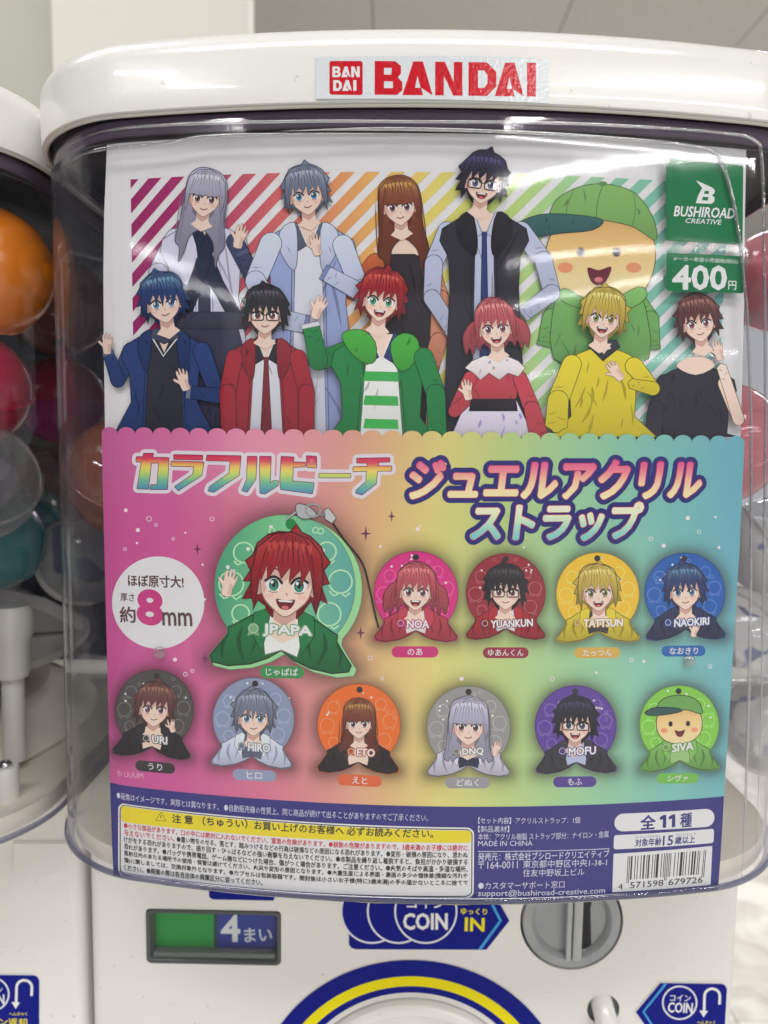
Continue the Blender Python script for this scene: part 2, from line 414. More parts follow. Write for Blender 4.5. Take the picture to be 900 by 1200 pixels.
# ------------------------------------------------------------------ machine shell
ZL, ZB = .3162, -.0136            # lid lip, dome foot
def sweep_lid():
    # side of the lid: fairly upright wall, generous fillet to a gently crowned top
    rows = [(.0010, ZL+.004), (.0012, ZL+.0010), (.0022, ZL), (.0034, ZL+.0006)]
    rows += [(.0037, ZL+.0025), (.0038, ZL+.008), (.0038, ZL+.014)]
    r = .011; zt = ZL+.0205
    for t in np.linspace(0, math.pi/2, 9): rows.append((.0038-r*(1-math.cos(t)), zt+r*math.sin(t)*.95))
    rows += [(-.022, zt+r*.98), (-.04, zt+r*1.05)]
    return rows
def make_machine(loc, label, main):
    root = empty('capsule_machine', loc, label, 'capsule machine', 'capsule machines standing side by side')
    L = Vector(loc)
    def P(name, bm, m, parent=root, **k):
        o = from_bm(name, bm, m, None, **k); o.parent = parent; return o
    lid = P('lid', loft(sweep_lid(), cap_top=True), M_lid, sharp=50)
    P('lid_lip', loft([(.0008, ZL+.005), (.0008, ZL-.0008), (.0021, ZL-.0012), (.0026, ZL-.0002)]), M_lip, lid)
    dome = P('dome', loft([(-.0012, ZL+.004), (-.0012, ZL-.009), (.0002, ZL-.0105), (0, ZL-.014), (0, ZB+.012), (.0003, ZB+.004), (0, ZB)]), M_dome, sharp=30)
    P('inner_wall', loft([(-.0035, ZL+.002), (-.0035, ZL-.0120), (-.0026, ZL-.015), (-.0026, ZB+.004)]), M_dome_in, dome)
    P('dome_rim', loft([(.0006, ZB+.0028), (.0016, ZB+.0022), (.0018, ZB+.0006), (.0008, ZB-.0006), (-.003, ZB-.0008)]), M_rim, dome)
    P('top_flange', loft([(-.0042, ZL+.0005), (-.0046, ZL-.0052), (-.0060, ZL-.0056)]), mat('flange_plastic', (.14, .10, .17), .25), dome)
    # interior: tray, dark shade backing, ceiling of the lid
    P('tray', loft([(-.004, ZB+.001), (-.004, ZB+.010), (-.012, ZB+.0085), (-.03, ZB+.004), (-.05, ZB+.003)], cap_top=True), M_cream, sharp=40)
    P('lid_underside', loft([(-.007, ZL+.012), (-.0075, ZL-.001)], cap_top=True), M_dark_shell, lid)
    return root
def machine_body(root, main):
    z1, z0 = -.0160, -.36
    b = box(-.1840, BODY_Y, z0, .1840, .40, z1, .0075, 5)
    b2 = bpy.data.objects.new('t', bpy.data.meshes.new('t')); b.to_mesh(b2.data); b.free(); COL.objects.link(b2)
    cut = []
    def cutter(bm):
        me = bpy.data.meshes.new('c'); bm.to_mesh(me); bm.free(); o = bpy.data.objects.new('c', me); COL.objects.link(o); cut.append(o)
        m = b2.modifiers.new('b', 'BOOLEAN'); m.object = o; m.operation = 'DIFFERENCE'; m.solver = 'EXACT'
    cutter(lathe([(KN_R+.0012, -.02), (KN_R+.0012, .0002), (KN_R+.0035, .0035)], True, 72, KN_C))
    cutter(lathe([(PEG_R, -.03), (PEG_R, .0), (PEG_R+.003, .003)], True, 48, PEG_C))
    cutter(box(WN[0]-.0006, BODY_Y-.01, WN[2]-.0006, WN[1]+.0006, BODY_Y+.016, WN[3]+.0006, .0022, 3))
    cutter(lathe([(DIAL_R, -.005), (DIAL_R, .01)], True, 96, DIAL_C))
    bpy.context.view_layer.update()
    me = bpy.data.meshes.new_from_object(b2.evaluated_get(bpy.context.evaluated_depsgraph_get()))
    for o in cut+[b2]: bpy.data.objects.remove(o)
    me.name = 'body'; me.materials.clear()
    me.polygons.foreach_set('use_smooth', [True]*len(me.polygons)); me.set_sharp_from_angle(angle=math.radians(28))
    o = put('body', me, M_body); o.parent = root; return o
BF = Surf(lambda x: np.zeros_like(np.asarray(x, float))+BODY_Y)
def bc(px, py): x, z = BF.W(px, py); return (float(x), BODY_Y, float(z))
KN_C = bc(670, 1080); KN_R = bc(728, 1080)[0]-KN_C[0]
PEG_C = bc(707, 1183); PEG_R = bc(726, 1183)[0]-PEG_C[0]
a = bc(172, 1066); b = bc(328, 1130); WN = (a[0], b[0], b[2], a[2])
DIAL_C = bc(482, 1297); DIAL_R = bc(482, 1169)[2]-DIAL_C[2]
SPX = .373
main = make_machine((0, 0, 0), 'white capsule machine in the centre, its clear dome showing the big rainbow poster', True)
main_body = machine_body(main, True)
left = make_machine((-SPX, .004, 0), 'neighbouring white capsule machine cut by the left edge, coloured capsules in its dome', False)
lb = main_body.copy(); COL.objects.link(lb); lb.parent = left
# ------------------------------------------------------------------ the setting
def sheet(name, pts, m, uv=None):
    bm = bmesh.new(); bm.faces.new([bm.verts.new(p) for p in pts]); return tag(from_bm(name, bm, m, None, smooth=False), kind='structure')
def ceil_mat():
    m = mat('ceiling_board', (.40, .385, .36), .9); nt = m.node_tree; b = nt.nodes['Principled BSDF']
    tc = nt.nodes.new('ShaderNodeTexCoord'); mp = nt.nodes.new('ShaderNodeMapping'); mp.inputs['Scale'].default_value = (1, 1.6, 1)
    n = nt.nodes.new('ShaderNodeTexNoise'); n.inputs['Scale'].default_value = 60; n.inputs['Detail'].default_value = 3
    nt.links.new(tc.outputs['Object'], mp.inputs[0]); nt.links.new(mp.outputs[0], n.inputs['Vector'])
    r = nt.nodes.new('ShaderNodeValToRGB'); r.color_ramp.elements[0].position = .36; r.color_ramp.elements[1].position = .46
    r.color_ramp.elements[0].color = (.50, .485, .45, 1); r.color_ramp.elements[1].color = (.60, .585, .545, 1)
    nt.links.new(n.outputs[0], r.inputs[0]); nt.links.new(r.outputs[0], b.inputs['Base Color']); return m
def marble_mat():
    m = mat('marble_tile', (.8, .78, .74), .2); nt = m.node_tree; b = nt.nodes['Principled BSDF']
    tc = nt.nodes.new('ShaderNodeTexCoord'); n = nt.nodes.new('ShaderNodeTexNoise'); n.inputs['Scale'].default_value = 7
    n.inputs['Detail'].default_value = 8; n.inputs['Distortion'].default_value = 1.6
    nt.links.new(tc.outputs['Object'], n.inputs['Vector'])
    r = nt.nodes.new('ShaderNodeValToRGB'); r.color_ramp.elements[0].position = .35; r.color_ramp.elements[1].position = .6
    r.color_ramp.elements[0].color = (.58, .55, .50, 1); r.color_ramp.elements[1].color = (.86, .84, .79, 1)
    nt.links.new(n.outputs[0], r.inputs[0]); nt.links.new(r.outputs[0], b.inputs['Base Color']); return m
M_ceil = ceil_mat(); M_marble = marble_mat(); M_joint = mat('joint', (.35, .33, .30), .8); M_screed = mat('pale_floor', (.72, .70, .66), .4)
M_wall = mat('painted_wall', (.80, .79, .72), .7, bump=.15, bscale=120, mottle=.03, mscale=3)
M_wall2 = mat('painted_side_wall', (.56, .56, .49), .8, bump=.3, bscale=160, mottle=.05, mscale=8)
sheet('ceiling_void', [(-9, -11, CEIL+.012), (9, -11, CEIL+.012), (9, 11, CEIL+.012), (-9, 11, CEIL+.012)], M_joint)
fl = sheet('floor', [(-9, -11, FLOOR), (9, -11, FLOOR), (9, 11, FLOOR), (-9, 11, FLOOR)], M_screed)
ce = tag(bpy.data.objects.new('ceiling', None), kind='structure'); COL.objects.link(ce)
bw = .80
bm0 = box(.002, .002, 0, bw-.002, 1.596, .010, .0015, 1); me = bpy.data.meshes.new('ceiling_board'); bm0.to_mesh(me); bm0.free(); me.materials.append(M_ceil)
cx0 = at(434, 0, CAM_O[1]+ (CEIL-CAM_O[2])/ (upv[2]*600/F+fwd[2]))[0]
for i in range(-2, 6):
    for j in range(0, 4):
        o = bpy.data.objects.new('ceiling_board', me); COL.objects.link(o); o.parent = ce
        o.location = (cx0+i*bw, .4+j*1.6, CEIL)
tb = box(.001, .001, -.01, .599, .599, .0, .001, 1); me = bpy.data.meshes.new('floor_tile'); tb.to_mesh(me); tb.free(); me.materials.append(M_marble)
for i in range(0, 5):
    for j in range(0, 6):
        o = bpy.data.objects.new('floor_tile', me); COL.objects.link(o); o.parent = fl; o.location = (.1+i*.6, -.1+j*.6, FLOOR+.0105)
YC = .95; xr = at(291, 20, YC)[0]; xl = at(61, 60, YC)[0]
col = from_bm('column', box(xl, YC, FLOOR, xr, YC+.05, CEIL-.001, .002, 2), M_wall, None, sharp=30); tag(col, kind='structure')
wl = from_bm('wall', box(-3.5, YC+.12, FLOOR, xl-.001, YC+.3, CEIL-.001), M_wall2, None, smooth=False); tag(wl, kind='structure')
wd = from_bm('unseen_dark_wall', box(-3.6, -6, FLOOR, -3.2, YC+.1, CEIL-.001), mat('dark_reflection_wall', (.05, .05, .07), .6), None, smooth=False); tag(wd, kind='structure')  # unseen dark wall, added to darken reflections in the left dome corners
# plinth cabinets under the machines
for i, x in enumerate((0, -SPX)):
    o = from_bm('cabinet', box(x-.182, BODY_Y+.002, FLOOR+.0106, x+.182, .40, -.3605, .006, 3), M_body, None, sharp=30)
    tag(o, ['white lower cabinet carrying the centre capsule machine', 'white lower cabinet carrying the left capsule machine'][i], 'cabinet', 'cabinets under the capsule machines')
# ------------------------------------------------------------------ body front: stickers, dial, knob, peg, counter window
BLUE = s2l((8, 20, 130)); YEL = s2l((240, 225, 20)); WHT = (.80, .80, .80); CYAN = s2l((70, 160, 225))
def decal_ring(p, c, r0, r1, col, a0=0, a1=2*math.pi, n=96):
    full = abs(a1-a0-2*math.pi) < 1e-6
    o = ell(c[0], c[1], r1, n=n, a0=a0, a1=a1); i = ell(c[0], c[1], r0, n=n, a0=a0, a1=a1); p.layer += 1; ci = p._col(col)
    b0 = len(p.V); p.V += [(x, z, p.layer) for x, z in o]+[(x, z, p.layer) for x, z in i]
    for k in range(n if full else n-1):
        j = (k+1) % n; p.F.append((b0+k, b0+j, b0+n+j, b0+n+k)); p.C.append(ci)
PXM = bc(600, 1150)[0]-bc(599, 1150)[0]
p = Print(BODY); dc = (DIAL_C[0], DIAL_C[2])
def rad(py): return bc(482, py)[2]-DIAL_C[2]
decal_ring(p, dc, rad(1162.5), rad(1124.6), BLUE); decal_ring(p, dc, rad(1155), rad(1143.5), YEL)
p.build('dial_sticker', M_decal, main)
dial = from_bm('dial', lathe([(DIAL_R-.0012, -.004), (DIAL_R-.0012, .003), (DIAL_R-.003, .0048), (DIAL_R-.006, .0052), (DIAL_R-.0085, .0040), (DIAL_R-.011, .002),
     (DIAL_R-.020, .0012), (DIAL_R-.030, .004), (DIAL_R-.036, .010), (.012, .014), (.004, .0145)], True, 96, DIAL_C), M_lid, main, sharp=60)
from_bm('turning_handle', box(DIAL_C[0]-.036, BODY_Y-.036, DIAL_C[2]-.009, DIAL_C[0]+.036, BODY_Y-.008, DIAL_C[2]+.009, .006, 4), M_lid, dial, sharp=40)
# coin knob
kx, ky, kz = KN_C
kn = from_bm('coin_knob', lathe([(KN_R, -.012), (KN_R, -.0006), (KN_R-.0006, .0004), (KN_R-.0050, .0004), (KN_R-.0062, -.0006), (KN_R-.0075, -.0036), (.003, -.0042)], True, 72, KN_C), M_grey, main, sharp=35)
kb = bc(675, 1125)
from_bm('slot_guide', box(bc(663.5, 1100)[0], ky-.0012, kb[2], bc(669.5, 1100)[0], ky+.006, kz+.018, .0005, 2), M_greyl, kn, sharp=40)
from_bm('slot_plate', box(bc(671, 1100)[0], ky-.0018, kb[2]+.0006, bc(681.5, 1100)[0], ky+.006, kz+.019, .0008, 2), M_greyl, kn, sharp=40)
bm = bmesh.new()
v = [bm.verts.new(q) for q in ((bc(682.0, 1100)[0], ky+.0033, kb[2]+.0010), (bc(696, 1100)[0], ky+.0033, kb[2]+.0002), (bc(692.5, 1100)[0], ky+.0033, kz+.006), (bc(697, 1100)[0], ky+.0033, kz+.019), (bc(683.5, 1100)[0], ky+.0033, kz+.019))]
bm.faces.new(v)
r = bmesh.ops.extrude_face_region(bm, geom=bm.faces[:])
for q in r['geom']:
    if isinstance(q, bmesh.types.BMVert): q.co.y += .0010
bmesh.ops.recalc_face_normals(bm, faces=bm.faces[:])
from_bm('coin_slot', bm, M_black, kn, smooth=False)
from_bm('slot_tooth', box(bc(683, 1119)[0], ky+.0022, bc(683, 1120)[2], bc(688, 1119)[0], ky+.0050, bc(683, 1116)[2], .0003, 1), M_greyl, kn, sharp=40)
# return peg in its hole
pc = Vector(PEG_C); d = Vector((.16, -.62, -.77)).normalized()
peg_p = [pc+Vector((-.0008, .014, .012)), pc+Vector((-.0008, .004, .0045))]+[pc+Vector((-.0006, -.001, .002))+d*t for t in (.0, .008, .016, .026, .032, .0335)]
from_bm('return_peg', tube([tuple(q) for q in peg_p], [.0062, .0062, .0062, .0062, .0062, .0062, .0056, .0035], 28), M_lid, main, sharp=50)
from_bm('peg_hole_lining', lathe([(PEG_R-.0002, -.010), (PEG_R-.0002, -.0012)], True, 40, PEG_C), M_frame, main, sharp=50)
# counter window
x0, x1, z0, z1 = WN
def rr_ring(rows, y_of):
    bm = bmesh.new(); R = []
    for (ins, yy, rr) in rows:
        q = rrect(x0+ins, z0+ins, x1-ins, z1-ins, rr, 5); R.append([bm.verts.new((a_, yy, b_)) for a_, b_ in q])
    n = len(R[0])
    for A, B in zip(R[:-1], R[1:]):
        for k in range(n): bm.faces.new((A[k], A[(k+1) % n], B[(k+1) % n], B[k]))
    bmesh.ops.recalc_face_normals(bm, faces=bm.faces[:])
    return bm
wf = from_bm('counter_window', rr_ring([(-.0004, BODY_Y+.001, .0030), (-.0004, BODY_Y-.0006, .0030), (.0004, BODY_Y-.0010, .0026), (.0016, BODY_Y-.0006, .0022), (.0022, BODY_Y+.001, .0018), (.0030, BODY_Y+.0075, .0012)], 0), M_frame, main, sharp=60)
WS = Surf(lambda x: np.zeros_like(np.asarray(x, float))+BODY_Y+.0070)
p = Print(WS)
q = lambda px, py: WS.W(px, py)
p.poly([(178, 1064), (253, 1064), (253, 1132), (178, 1132)], s2l((0, 150, 60)))
p.poly([(253, 1064), (326, 1064), (326, 1132), (253, 1132)], s2l((10, 45, 150)), up=False)
p.text('4', (260, 1103), (281, 1103), 30, (.75, .78, .8), bold=.06, stamp=1.0)
p.text('まい', (287, 1104), (319, 1103), 16, (.62, .66, .75), bold=.03)
p.polys([[(250.5, 1064), (255.5, 1064), (255.5, 1132), (250.5, 1132)]], s2l((20, 60, 70)))
p.build('counter_plate', M_decal, wf)
from_bm('sill_bar', box(x0+.0028, BODY_Y+.0008, bc(180, 1124)[2], x1-.0028, BODY_Y+.006, bc(180, 1116.5)[2], .0008, 2), mat('smoked_plastic', (.10, .12, .12), .15, coat=.5), wf, sharp=40)
bm = bmesh.new(); bm.faces.new([bm.verts.new(v_) for v_ in ((x0+.0024, BODY_Y+.0006, z0+.0024), (x1-.0024, BODY_Y+.0006, z0+.0024), (x1-.0024, BODY_Y+.0006, z1-.0024), (x0+.0024, BODY_Y+.0006, z1-.0024))])
from_bm('pane', bm, M_window, wf, smooth=False)
# coin-in arrow sticker
def pill(p, pts, col, up=True): p.poly(pts, col, up=up)
p = Print(BODY); yb = 1112
arrow = [(412, 1020), (573, 1020), (597, 1079), (570, 1113), (416, 1112.5), (411, 1110), (409, 1106), (408, 1095)]
p.poly([(409, 1030), (573, 1036), (597, 1079), (570, 1113), (417, 1112.5), (412, 1111), (409, 1107)], BLUE)
p.line([(567, 1040), (586.5, 1079), (562, 1113)], 3.4, CYAN)
for cx in (436, 467, 499):
    p.poly(ell(cx, 1068, 36.5, 37.5, 48), BLUE)
    o, i = ell(cx, 1068, 37, 38, 56), ell(cx, 1068, 34.8, 35.8, 56)
    p.line(ell(cx, 1068, 36, 37, 56), 2.1, (.75, .78, .82), closed=True)
p.text('コイン', (477, 1064), (521, 1064), 12, WHT, bold=.03)
p.text('COIN', (473, 1089), (524, 1089), 18.5, WHT, bold=.045, stamp=.7)
p.text('ゆっくり', (540, 1071), (570.5, 1072), 7.2, YEL, bold=.03)
p.text('IN', (545, 1090.5), (567, 1091), 15, YEL, bold=.05, stamp=.6)
p.build('coin_sticker', M_decal, main)
p = Print(BODY)
p.poly([(245, 1030), (322, 1032), (322, 1052), (320, 1055.5), (249, 1054), (245, 1051)], BLUE); p.build('upper_sticker', M_decal, main)
def return_sticker(p, sx, ox, oy, full):
    T = lambda pts: [(ox+(x-744)*sx, oy+(y-1186)) for x, y in pts]
    if full: base = [(744, 1186), (773, 1151), (846, 1152), (850, 1153.5), (852.5, 1158), (849, 1222), (845, 1226), (770, 1224)]
    else: base = [(757, 1151), (846, 1152), (850, 1153.5), (852.5, 1158), (852.5, 1222), (848, 1226), (757, 1224)]
    p.poly(T(base), (.78, .78, .78)); c = np.mean(base, 0)
    p.poly(T([(c[0]+(x-c[0])*.985, c[1]+(y-c[1])*.975) for x, y in base]), BLUE)
    if full: p.line(T([(780.5, 1152.5), (754, 1185.5), (778, 1223)]), 2.6, CYAN)
    p.line(T(ell(796.5, 1175, 19.8, 19.2, 48)), 1.9, (.75, .78, .82), closed=True)
    p.text('コイン', *T([(785, 1173), (809, 1173.5)]), 7.5, WHT, bold=.02)
    p.text('COIN', *T([(782.5, 1186), (811, 1187)]), 11.5, WHT, bold=.04, stamp=.35)
    u = [(825, 1186)]+[(834.5-9.0*math.cos(t), 1167-8.5*math.sin(t)) for t in np.linspace(0, math.pi, 12)]+[(843, 1177)]
    p.line(T(u), 3.0, WHT); p.poly(T([(819.5, 1184), (829.5, 1184.5), (824.5, 1192)]), WHT)
    p.text('へんきゃく', *T([(817, 1200), (838, 1200)]), 4, YEL, bold=.02)
    p.text('コイン返却', *T([(783, 1211), (838, 1212)]), 8.5, YEL, bold=.03)
    p.text('ボタン', *T([(790, 1221), (826, 1222)]), 8.0, YEL, bold=.03)
p = Print(BODY); return_sticker(p, 1, 744, 1186, True); p.build('return_sticker', M_decal, main)
# the same sticker on the left machine, seen at the left frame edge
p = Print(Surf(lambda x: np.zeros_like(np.asarray(x, float))+BODY_Y+.004-.0004))
return_sticker(p, 1.0, -62, 1176, False)
o = p.build('return_sticker', M_decal, left)
# proud service flap on the left machine's body
def flap():
    S2 = Surf(lambda x: np.zeros_like(np.asarray(x, float))+BODY_Y+.004)
    q = [(-60, 940), (86, 965), (86, 1002)] + [(86-14*(1-math.cos(t))*1.0-10*(t/1.57), 1002+22*math.sin(t)) for t in np.linspace(.2, 1.5, 6)] + [(40, 1025), (17, 1024.5), (15, 1022), (14.5, 985), (-60, 985)]
    q = S2.W([(16, 985), (84, 985), (84, 1002), (80, 1011), (72, 1018), (60, 1022.5), (45, 1024.5), (19, 1024.5), (16, 1022)])
    bm = bmesh.new(); f = bm.faces.new([bm.verts.new((x, BODY_Y+.0045, z)) for x, z in q])
    r = bmesh.ops.extrude_face_region(bm, geom=[f])
    for v in r['geom']:
        if isinstance(v, bmesh.types.BMVert): v.co.y = BODY_Y+.0022
    bmesh.ops.bevel(bm, geom=[e for e in bm.edges if all(abs(v.co.y-BODY_Y-.0022) < 1e-5 for v in e.verts)], offset=.0008, segments=2, affect='EDGES')
    bmesh.ops.recalc_face_normals(bm, faces=bm.faces[:]); return bm
from_bm('service_flap', flap(), M_body, left, sharp=40)
for nm, par, dx in (('corner_clip', main, 0),):
    o_ = from_bm(nm, box(-.1835, BODY_Y-.0012, -.0250, -.169, BODY_Y+.01, -.0205, .001, 2), M_body, par, sharp=40)
    from_bm('clip_gap', box(-.1805, BODY_Y-.0014, -.0202, -.1745, BODY_Y+.01, -.0175, .0004, 1), M_black, o_, sharp=40)
# ------------------------------------------------------------------ lid logo sticker
RED = s2l((196, 8, 34))
p = Print(LIDS)
p.poly(quad_rr((369.5, 67.5), (643.5, 68.5), (643, 121), (370, 116), 2), (.66, .70, .74))
sheet_logo = p.build('logo_sticker', M_holo, main)
p = Print(LIDS, 4)
p.poly(quad_rr((386, 71.5), (425, 71.5), (425, 111.5), (386, 111), 3), RED)
W_ = (.72, .74, .77)
def bandai(p, x0, y0, w, h, sk, col, names):
    """angular capitals built as polygons on a unit cell, each glyph in [0,1]x[0,1], y down"""
    G = {'B': [[(0, 0), (.75, 0), (.95, .14), (.95, .36), (.84, .48), (1, .62), (1, .86), (.8, 1), (0, 1)], [(.34, .2), (.34, .4), (.6, .4), (.62, .2)], [(.34, .6), (.34, .8), (.66, .8), (.66, .6)]],
         'A': [[(.36, 0), (.68, 0), (1, 1), (.66, 1), (.50, .42), (.42, .78), (.62, .78), (.68, 1), (0, 1)]],
         'N': [[(0, 0), (.36, 0), (.68, .6), (.68, 0), (1, 0), (1, 1), (.66, 1), (.32, .42), (.32, 1), (0, 1)]],
         'D': [[(0, 0), (.66, 0), (1, .28), (1, .72), (.66, 1), (0, 1)], [(.34, .24), (.34, .76), (.56, .76), (.68, .62), (.68, .38), (.56, .24)]],
         'I': [[(0, 0), (1, 0), (1, 1), (0, 1)]]}
    for ch, a, b in names:
        g = G[ch]; T = lambda l: [(x0+(a+(b-a)*u)*w, y0+sk*(a+(b-a)*u)*w+v*h) for u, v in l]
        p.poly(T(g[0]), col, holes=[T(k) for k in g[1:]], up=False)
p.layer += 1
bandai(p, 389.5, 78, 32, 12.5, .0, W_, [('B', 0, .30), ('A', .33, .66), ('N', .69, 1)])
bandai(p, 390.5, 94, 28, 12.5, .0, W_, [('D', 0, .36), ('A', .38, .78), ('I', .84, .97)])
bandai(p, 439, 71.5, 189, 39.5, .012, RED, [('B', 0, .172), ('A', .172, .36), ('N', .375, .545), ('D', .582, .755), ('A', .745, .925), ('I', .945, 1.0)])
p.build('logo_lettering', M_holo, sheet_logo)
# ------------------------------------------------------------------ clear ridges moulded in the dome front
DOMEF = Surf(lambda x: prof(x)-.0002)
def ridge(pts, r, name='moulded_ridge'):
    q = cr(pts, False, 8); xz = DOMEF.W(q); path = [(x, float(prof(x))-.0001, z) for x, z in xz]
    return from_bm(name, tube(path, [r*min(1, .08+i_/14, .08+(len(path)-1-i_)/14) for i_ in range(len(path))], 8), M_ridge, main, sharp=80)
ridge([(70, 176), (120, 154), (200, 146), (350, 142), (500, 142.5), (650, 144), (780, 150), (850, 156), (884, 164), (893, 190), (896, 320), (897, 520), (893, 800), (886, 1000)], .0007)
ridge([(330, 153.5), (400, 151.5), (470, 151), (560, 153), (650, 157), (720, 162), (790, 168), (832, 176), (846, 192), (858, 230), (868, 290), (876, 380), (880, 520), (879, 760), (873, 960), (869, 1030)], .0008)
ridge([(75, 195), (100, 180), (125, 174), (170, 170), (205, 166), (240, 160), (330, 157), (470, 156)], .0008)
# ------------------------------------------------------------------ capsules and inner mechanism
def blotch(name, base, spot):
    m = mat(name, base, .35, bump=.6, bscale=120); nt = m.node_tree; b = nt.nodes['Principled BSDF']
    tc = nt.nodes.new('ShaderNodeTexCoord'); n = nt.nodes.new('ShaderNodeTexNoise'); n.inputs['Scale'].default_value = 45; n.inputs['Detail'].default_value = 1
    nt.links.new(tc.outputs['Object'], n.inputs['Vector']); r = nt.nodes.new('ShaderNodeValToRGB')
    r.color_ramp.elements[0].position = .57; r.color_ramp.elements[1].position = .62; r.color_ramp.elements[0].color = (*base, 1); r.color_ramp.elements[1].color = (*spot, 1)
    nt.links.new(n.outputs[0], r.inputs[0]); nt.links.new(r.outputs[0], b.inputs['Base Color']); return m
def capsule_mats(c, alpha):
    return clear('capsule_shell', tuple(.5+.5*v for v in c), .06, .03, body=alpha, bodycol=c, edge=.35)
def capsule(loc, r, top, bottom, label, rot=(0, 0, 0), inside=None, group='capsules inside the domes'):
    t = empty('capsule', loc, label, 'capsule', group); t.rotation_euler = rot
    def half(sgn, rr):
        prf = [(max(rr*math.cos(a_), .0002), sgn*rr*math.sin(a_)) for a_ in np.linspace(0, math.pi/2, 14)]
        bm = bmesh.new(); R = []; n = 40
        for ra, h in prf: R.append([bm.verts.new((ra*math.cos(2*math.pi*k/n), ra*math.sin(2*math.pi*k/n), h)) for k in range(n)])
        for A, B in zip(R[:-1], R[1:]):
            for k in range(n): bm.faces.new((A[k], A[(k+1) % n], B[(k+1) % n], B[k]))
        bmesh.ops.recalc_face_normals(bm, faces=bm.faces[:]); return bm
    for nm, bm, m in (('upper_shell', half(1, r), top), ('lower_shell', half(-1, r*.985), bottom)):
        o = from_bm(nm, bm, m, None, sharp=80); o.parent = t
    bm = tube([(r*math.cos(a_), r*math.sin(a_), 0) for a_ in np.linspace(0, 2*math.pi, 41)], .0009, 6)
    o = from_bm('seam_band', bm, top, None); o.parent = t
    if inside is not None:
        g = bmesh.new(); bmesh.ops.create_icosphere(g, subdivisions=3, radius=r*.62)
        rnd = random.Random(int(abs(loc[0]*1e5)))
        for v in g.verts:
            k = 1+.22*math.sin(9*v.co.x/r+1)*math.cos(7*v.co.z/r)+rnd.uniform(-.04, .04); v.co *= k; v.co.z *= .8
        o = from_bm('toy_bag', g, inside, None, sharp=35); o.parent = t
    return t
m_or = mat('orange_shell', (.78, .21, .008), .22, coat=.4); m_red = mat('red_shell', (.34, .004, .03), .25, coat=.4)
m_teal = mat('teal_shell', (.015, .18, .19), .25, coat=.3); m_blue = mat('blue_shell', (.02, .06, .32), .25, coat=.3)
m_clear = clear('clear_shell', (.88, .88, .88), .07, .03, body=.10, bodycol=(.6, .6, .6), edge=.4)
m_pinkc = clear('pink_shell', (.95, .55, .60), .07, .04, body=.42, bodycol=(.80, .25, .30), edge=.3, bump=.4, bscale=60)
m_orc = clear('brown_shell', (.80, .40, .28), .07, .04, body=.45, bodycol=(.42, .15, .09), edge=.3)
m_bag = mat('foil_bag', (.10, .09, .12), .3); m_bagw = blotch('white_bag', (.86, .86, .88), (.10, .14, .40))
m_bagp = mat('pink_bag', (.78, .42, .45), .35, bump=.8, bscale=110, mottle=.3, mscale=90)
m_silver = mat('wrapped_bag', (.25, .22, .20), .25, bump=.8, bscale=90, mottle=.6, mscale=60)
m_white_shell = blotch('white_shell', (.86, .86, .85), (.16, .20, .45))
def cap(px, py, y, r, *a, **k):
    q = at(px, py, y); return capsule((float(q[0]), float(q[1]), float(q[2])), r, *a, **k)
cap(-14, 318, .080, .0320, m_or, mat('amber_shell', (.80, .20, .01), .2, coat=.4), 'orange capsule topmost in the left dome, beside the frame edge', rot=(.5, 1.3, .2))
cap(14, 306, .115, .0300, m_clear, m_clear, 'empty clear capsule half hidden behind the orange one, left dome', rot=(.2, .5, 0))
cap(-38, 458, .080, .031, m_red, m_red, 'dark red capsule under the orange one in the left dome', rot=(.3, .2, .1))
cap(-30, 565, .075, .0320, m_clear, m_clear, 'clear capsule with dark contents below the red one, left dome', rot=(.6, .4, 0), inside=m_bag)
cap(-8, 634, .135, .0300, m_teal, m_teal, 'teal capsule lowest in the left dome, above the white agitator', rot=(.2, .8, 0))
cap(48, 470, .23, .0325, m_clear, m_clear, 'wrapped clear capsule behind the red one near the left dome wall', inside=m_silver, rot=(.9, .1, 0))
cap(50, 560, .26, .0325, m_clear, m_clear, 'clear capsule with a foil bag deep in the left dome', inside=m_silver, rot=(.2, .7, 0))
cap(70, 360, .16, .030, m_orc, m_orc, 'amber capsule pressed against the right wall of the left dome')
cap(72, 470, .175, .028, m_red, mat('magenta_shell', (.30, .01, .14), .25), 'magenta capsule against the right wall of the left dome')
cap(30, 610, .25, .030, m_teal, m_blue, 'dark teal and blue capsule deep in the left dome')
# main machine
cap(146, 560, .105, .0325, m_orc, m_orc, 'amber brown capsule left of the poster inside the centre dome', inside=mat('brown_bag', (.25, .09, .06), .3, bump=.5, bscale=90), rot=(.4, .5, 0))
cap(842, 520, .095, .0325, m_pinkc, m_pinkc, 'pink wrapped capsule at the poster\'s right edge in the centre dome', inside=m_bagp, rot=(.4, -.5, 0))
cap(905, 330, .20, .0325, m_pinkc, m_clear, 'pink and clear capsule near the upper right of the centre dome', inside=m_bagp, rot=(1.4, -.5, 0))
cap(98, 655, .16, .0300, m_clear, m_white_shell, 'white capsule below the amber brown one in the centre dome', rot=(.6, .8, 0))
cap(905, 640, .18, .0325, m_clear, m_white_shell, 'white capsule below the pink one at the right of the centre dome', inside=m_bagw, rot=(.3, .9, 0))
cap(862, 745, .17, .0325, m_clear, m_clear, 'clear capsule with pale bag beside the poster\'s lower right', inside=m_bagw, rot=(.9, .3, 0))
cap(895, 850, .19, .0325, m_clear, m_white_shell, 'lowest white capsule right of the poster in the centre dome', inside=m_bagw, rot=(1.2, .6, 0))
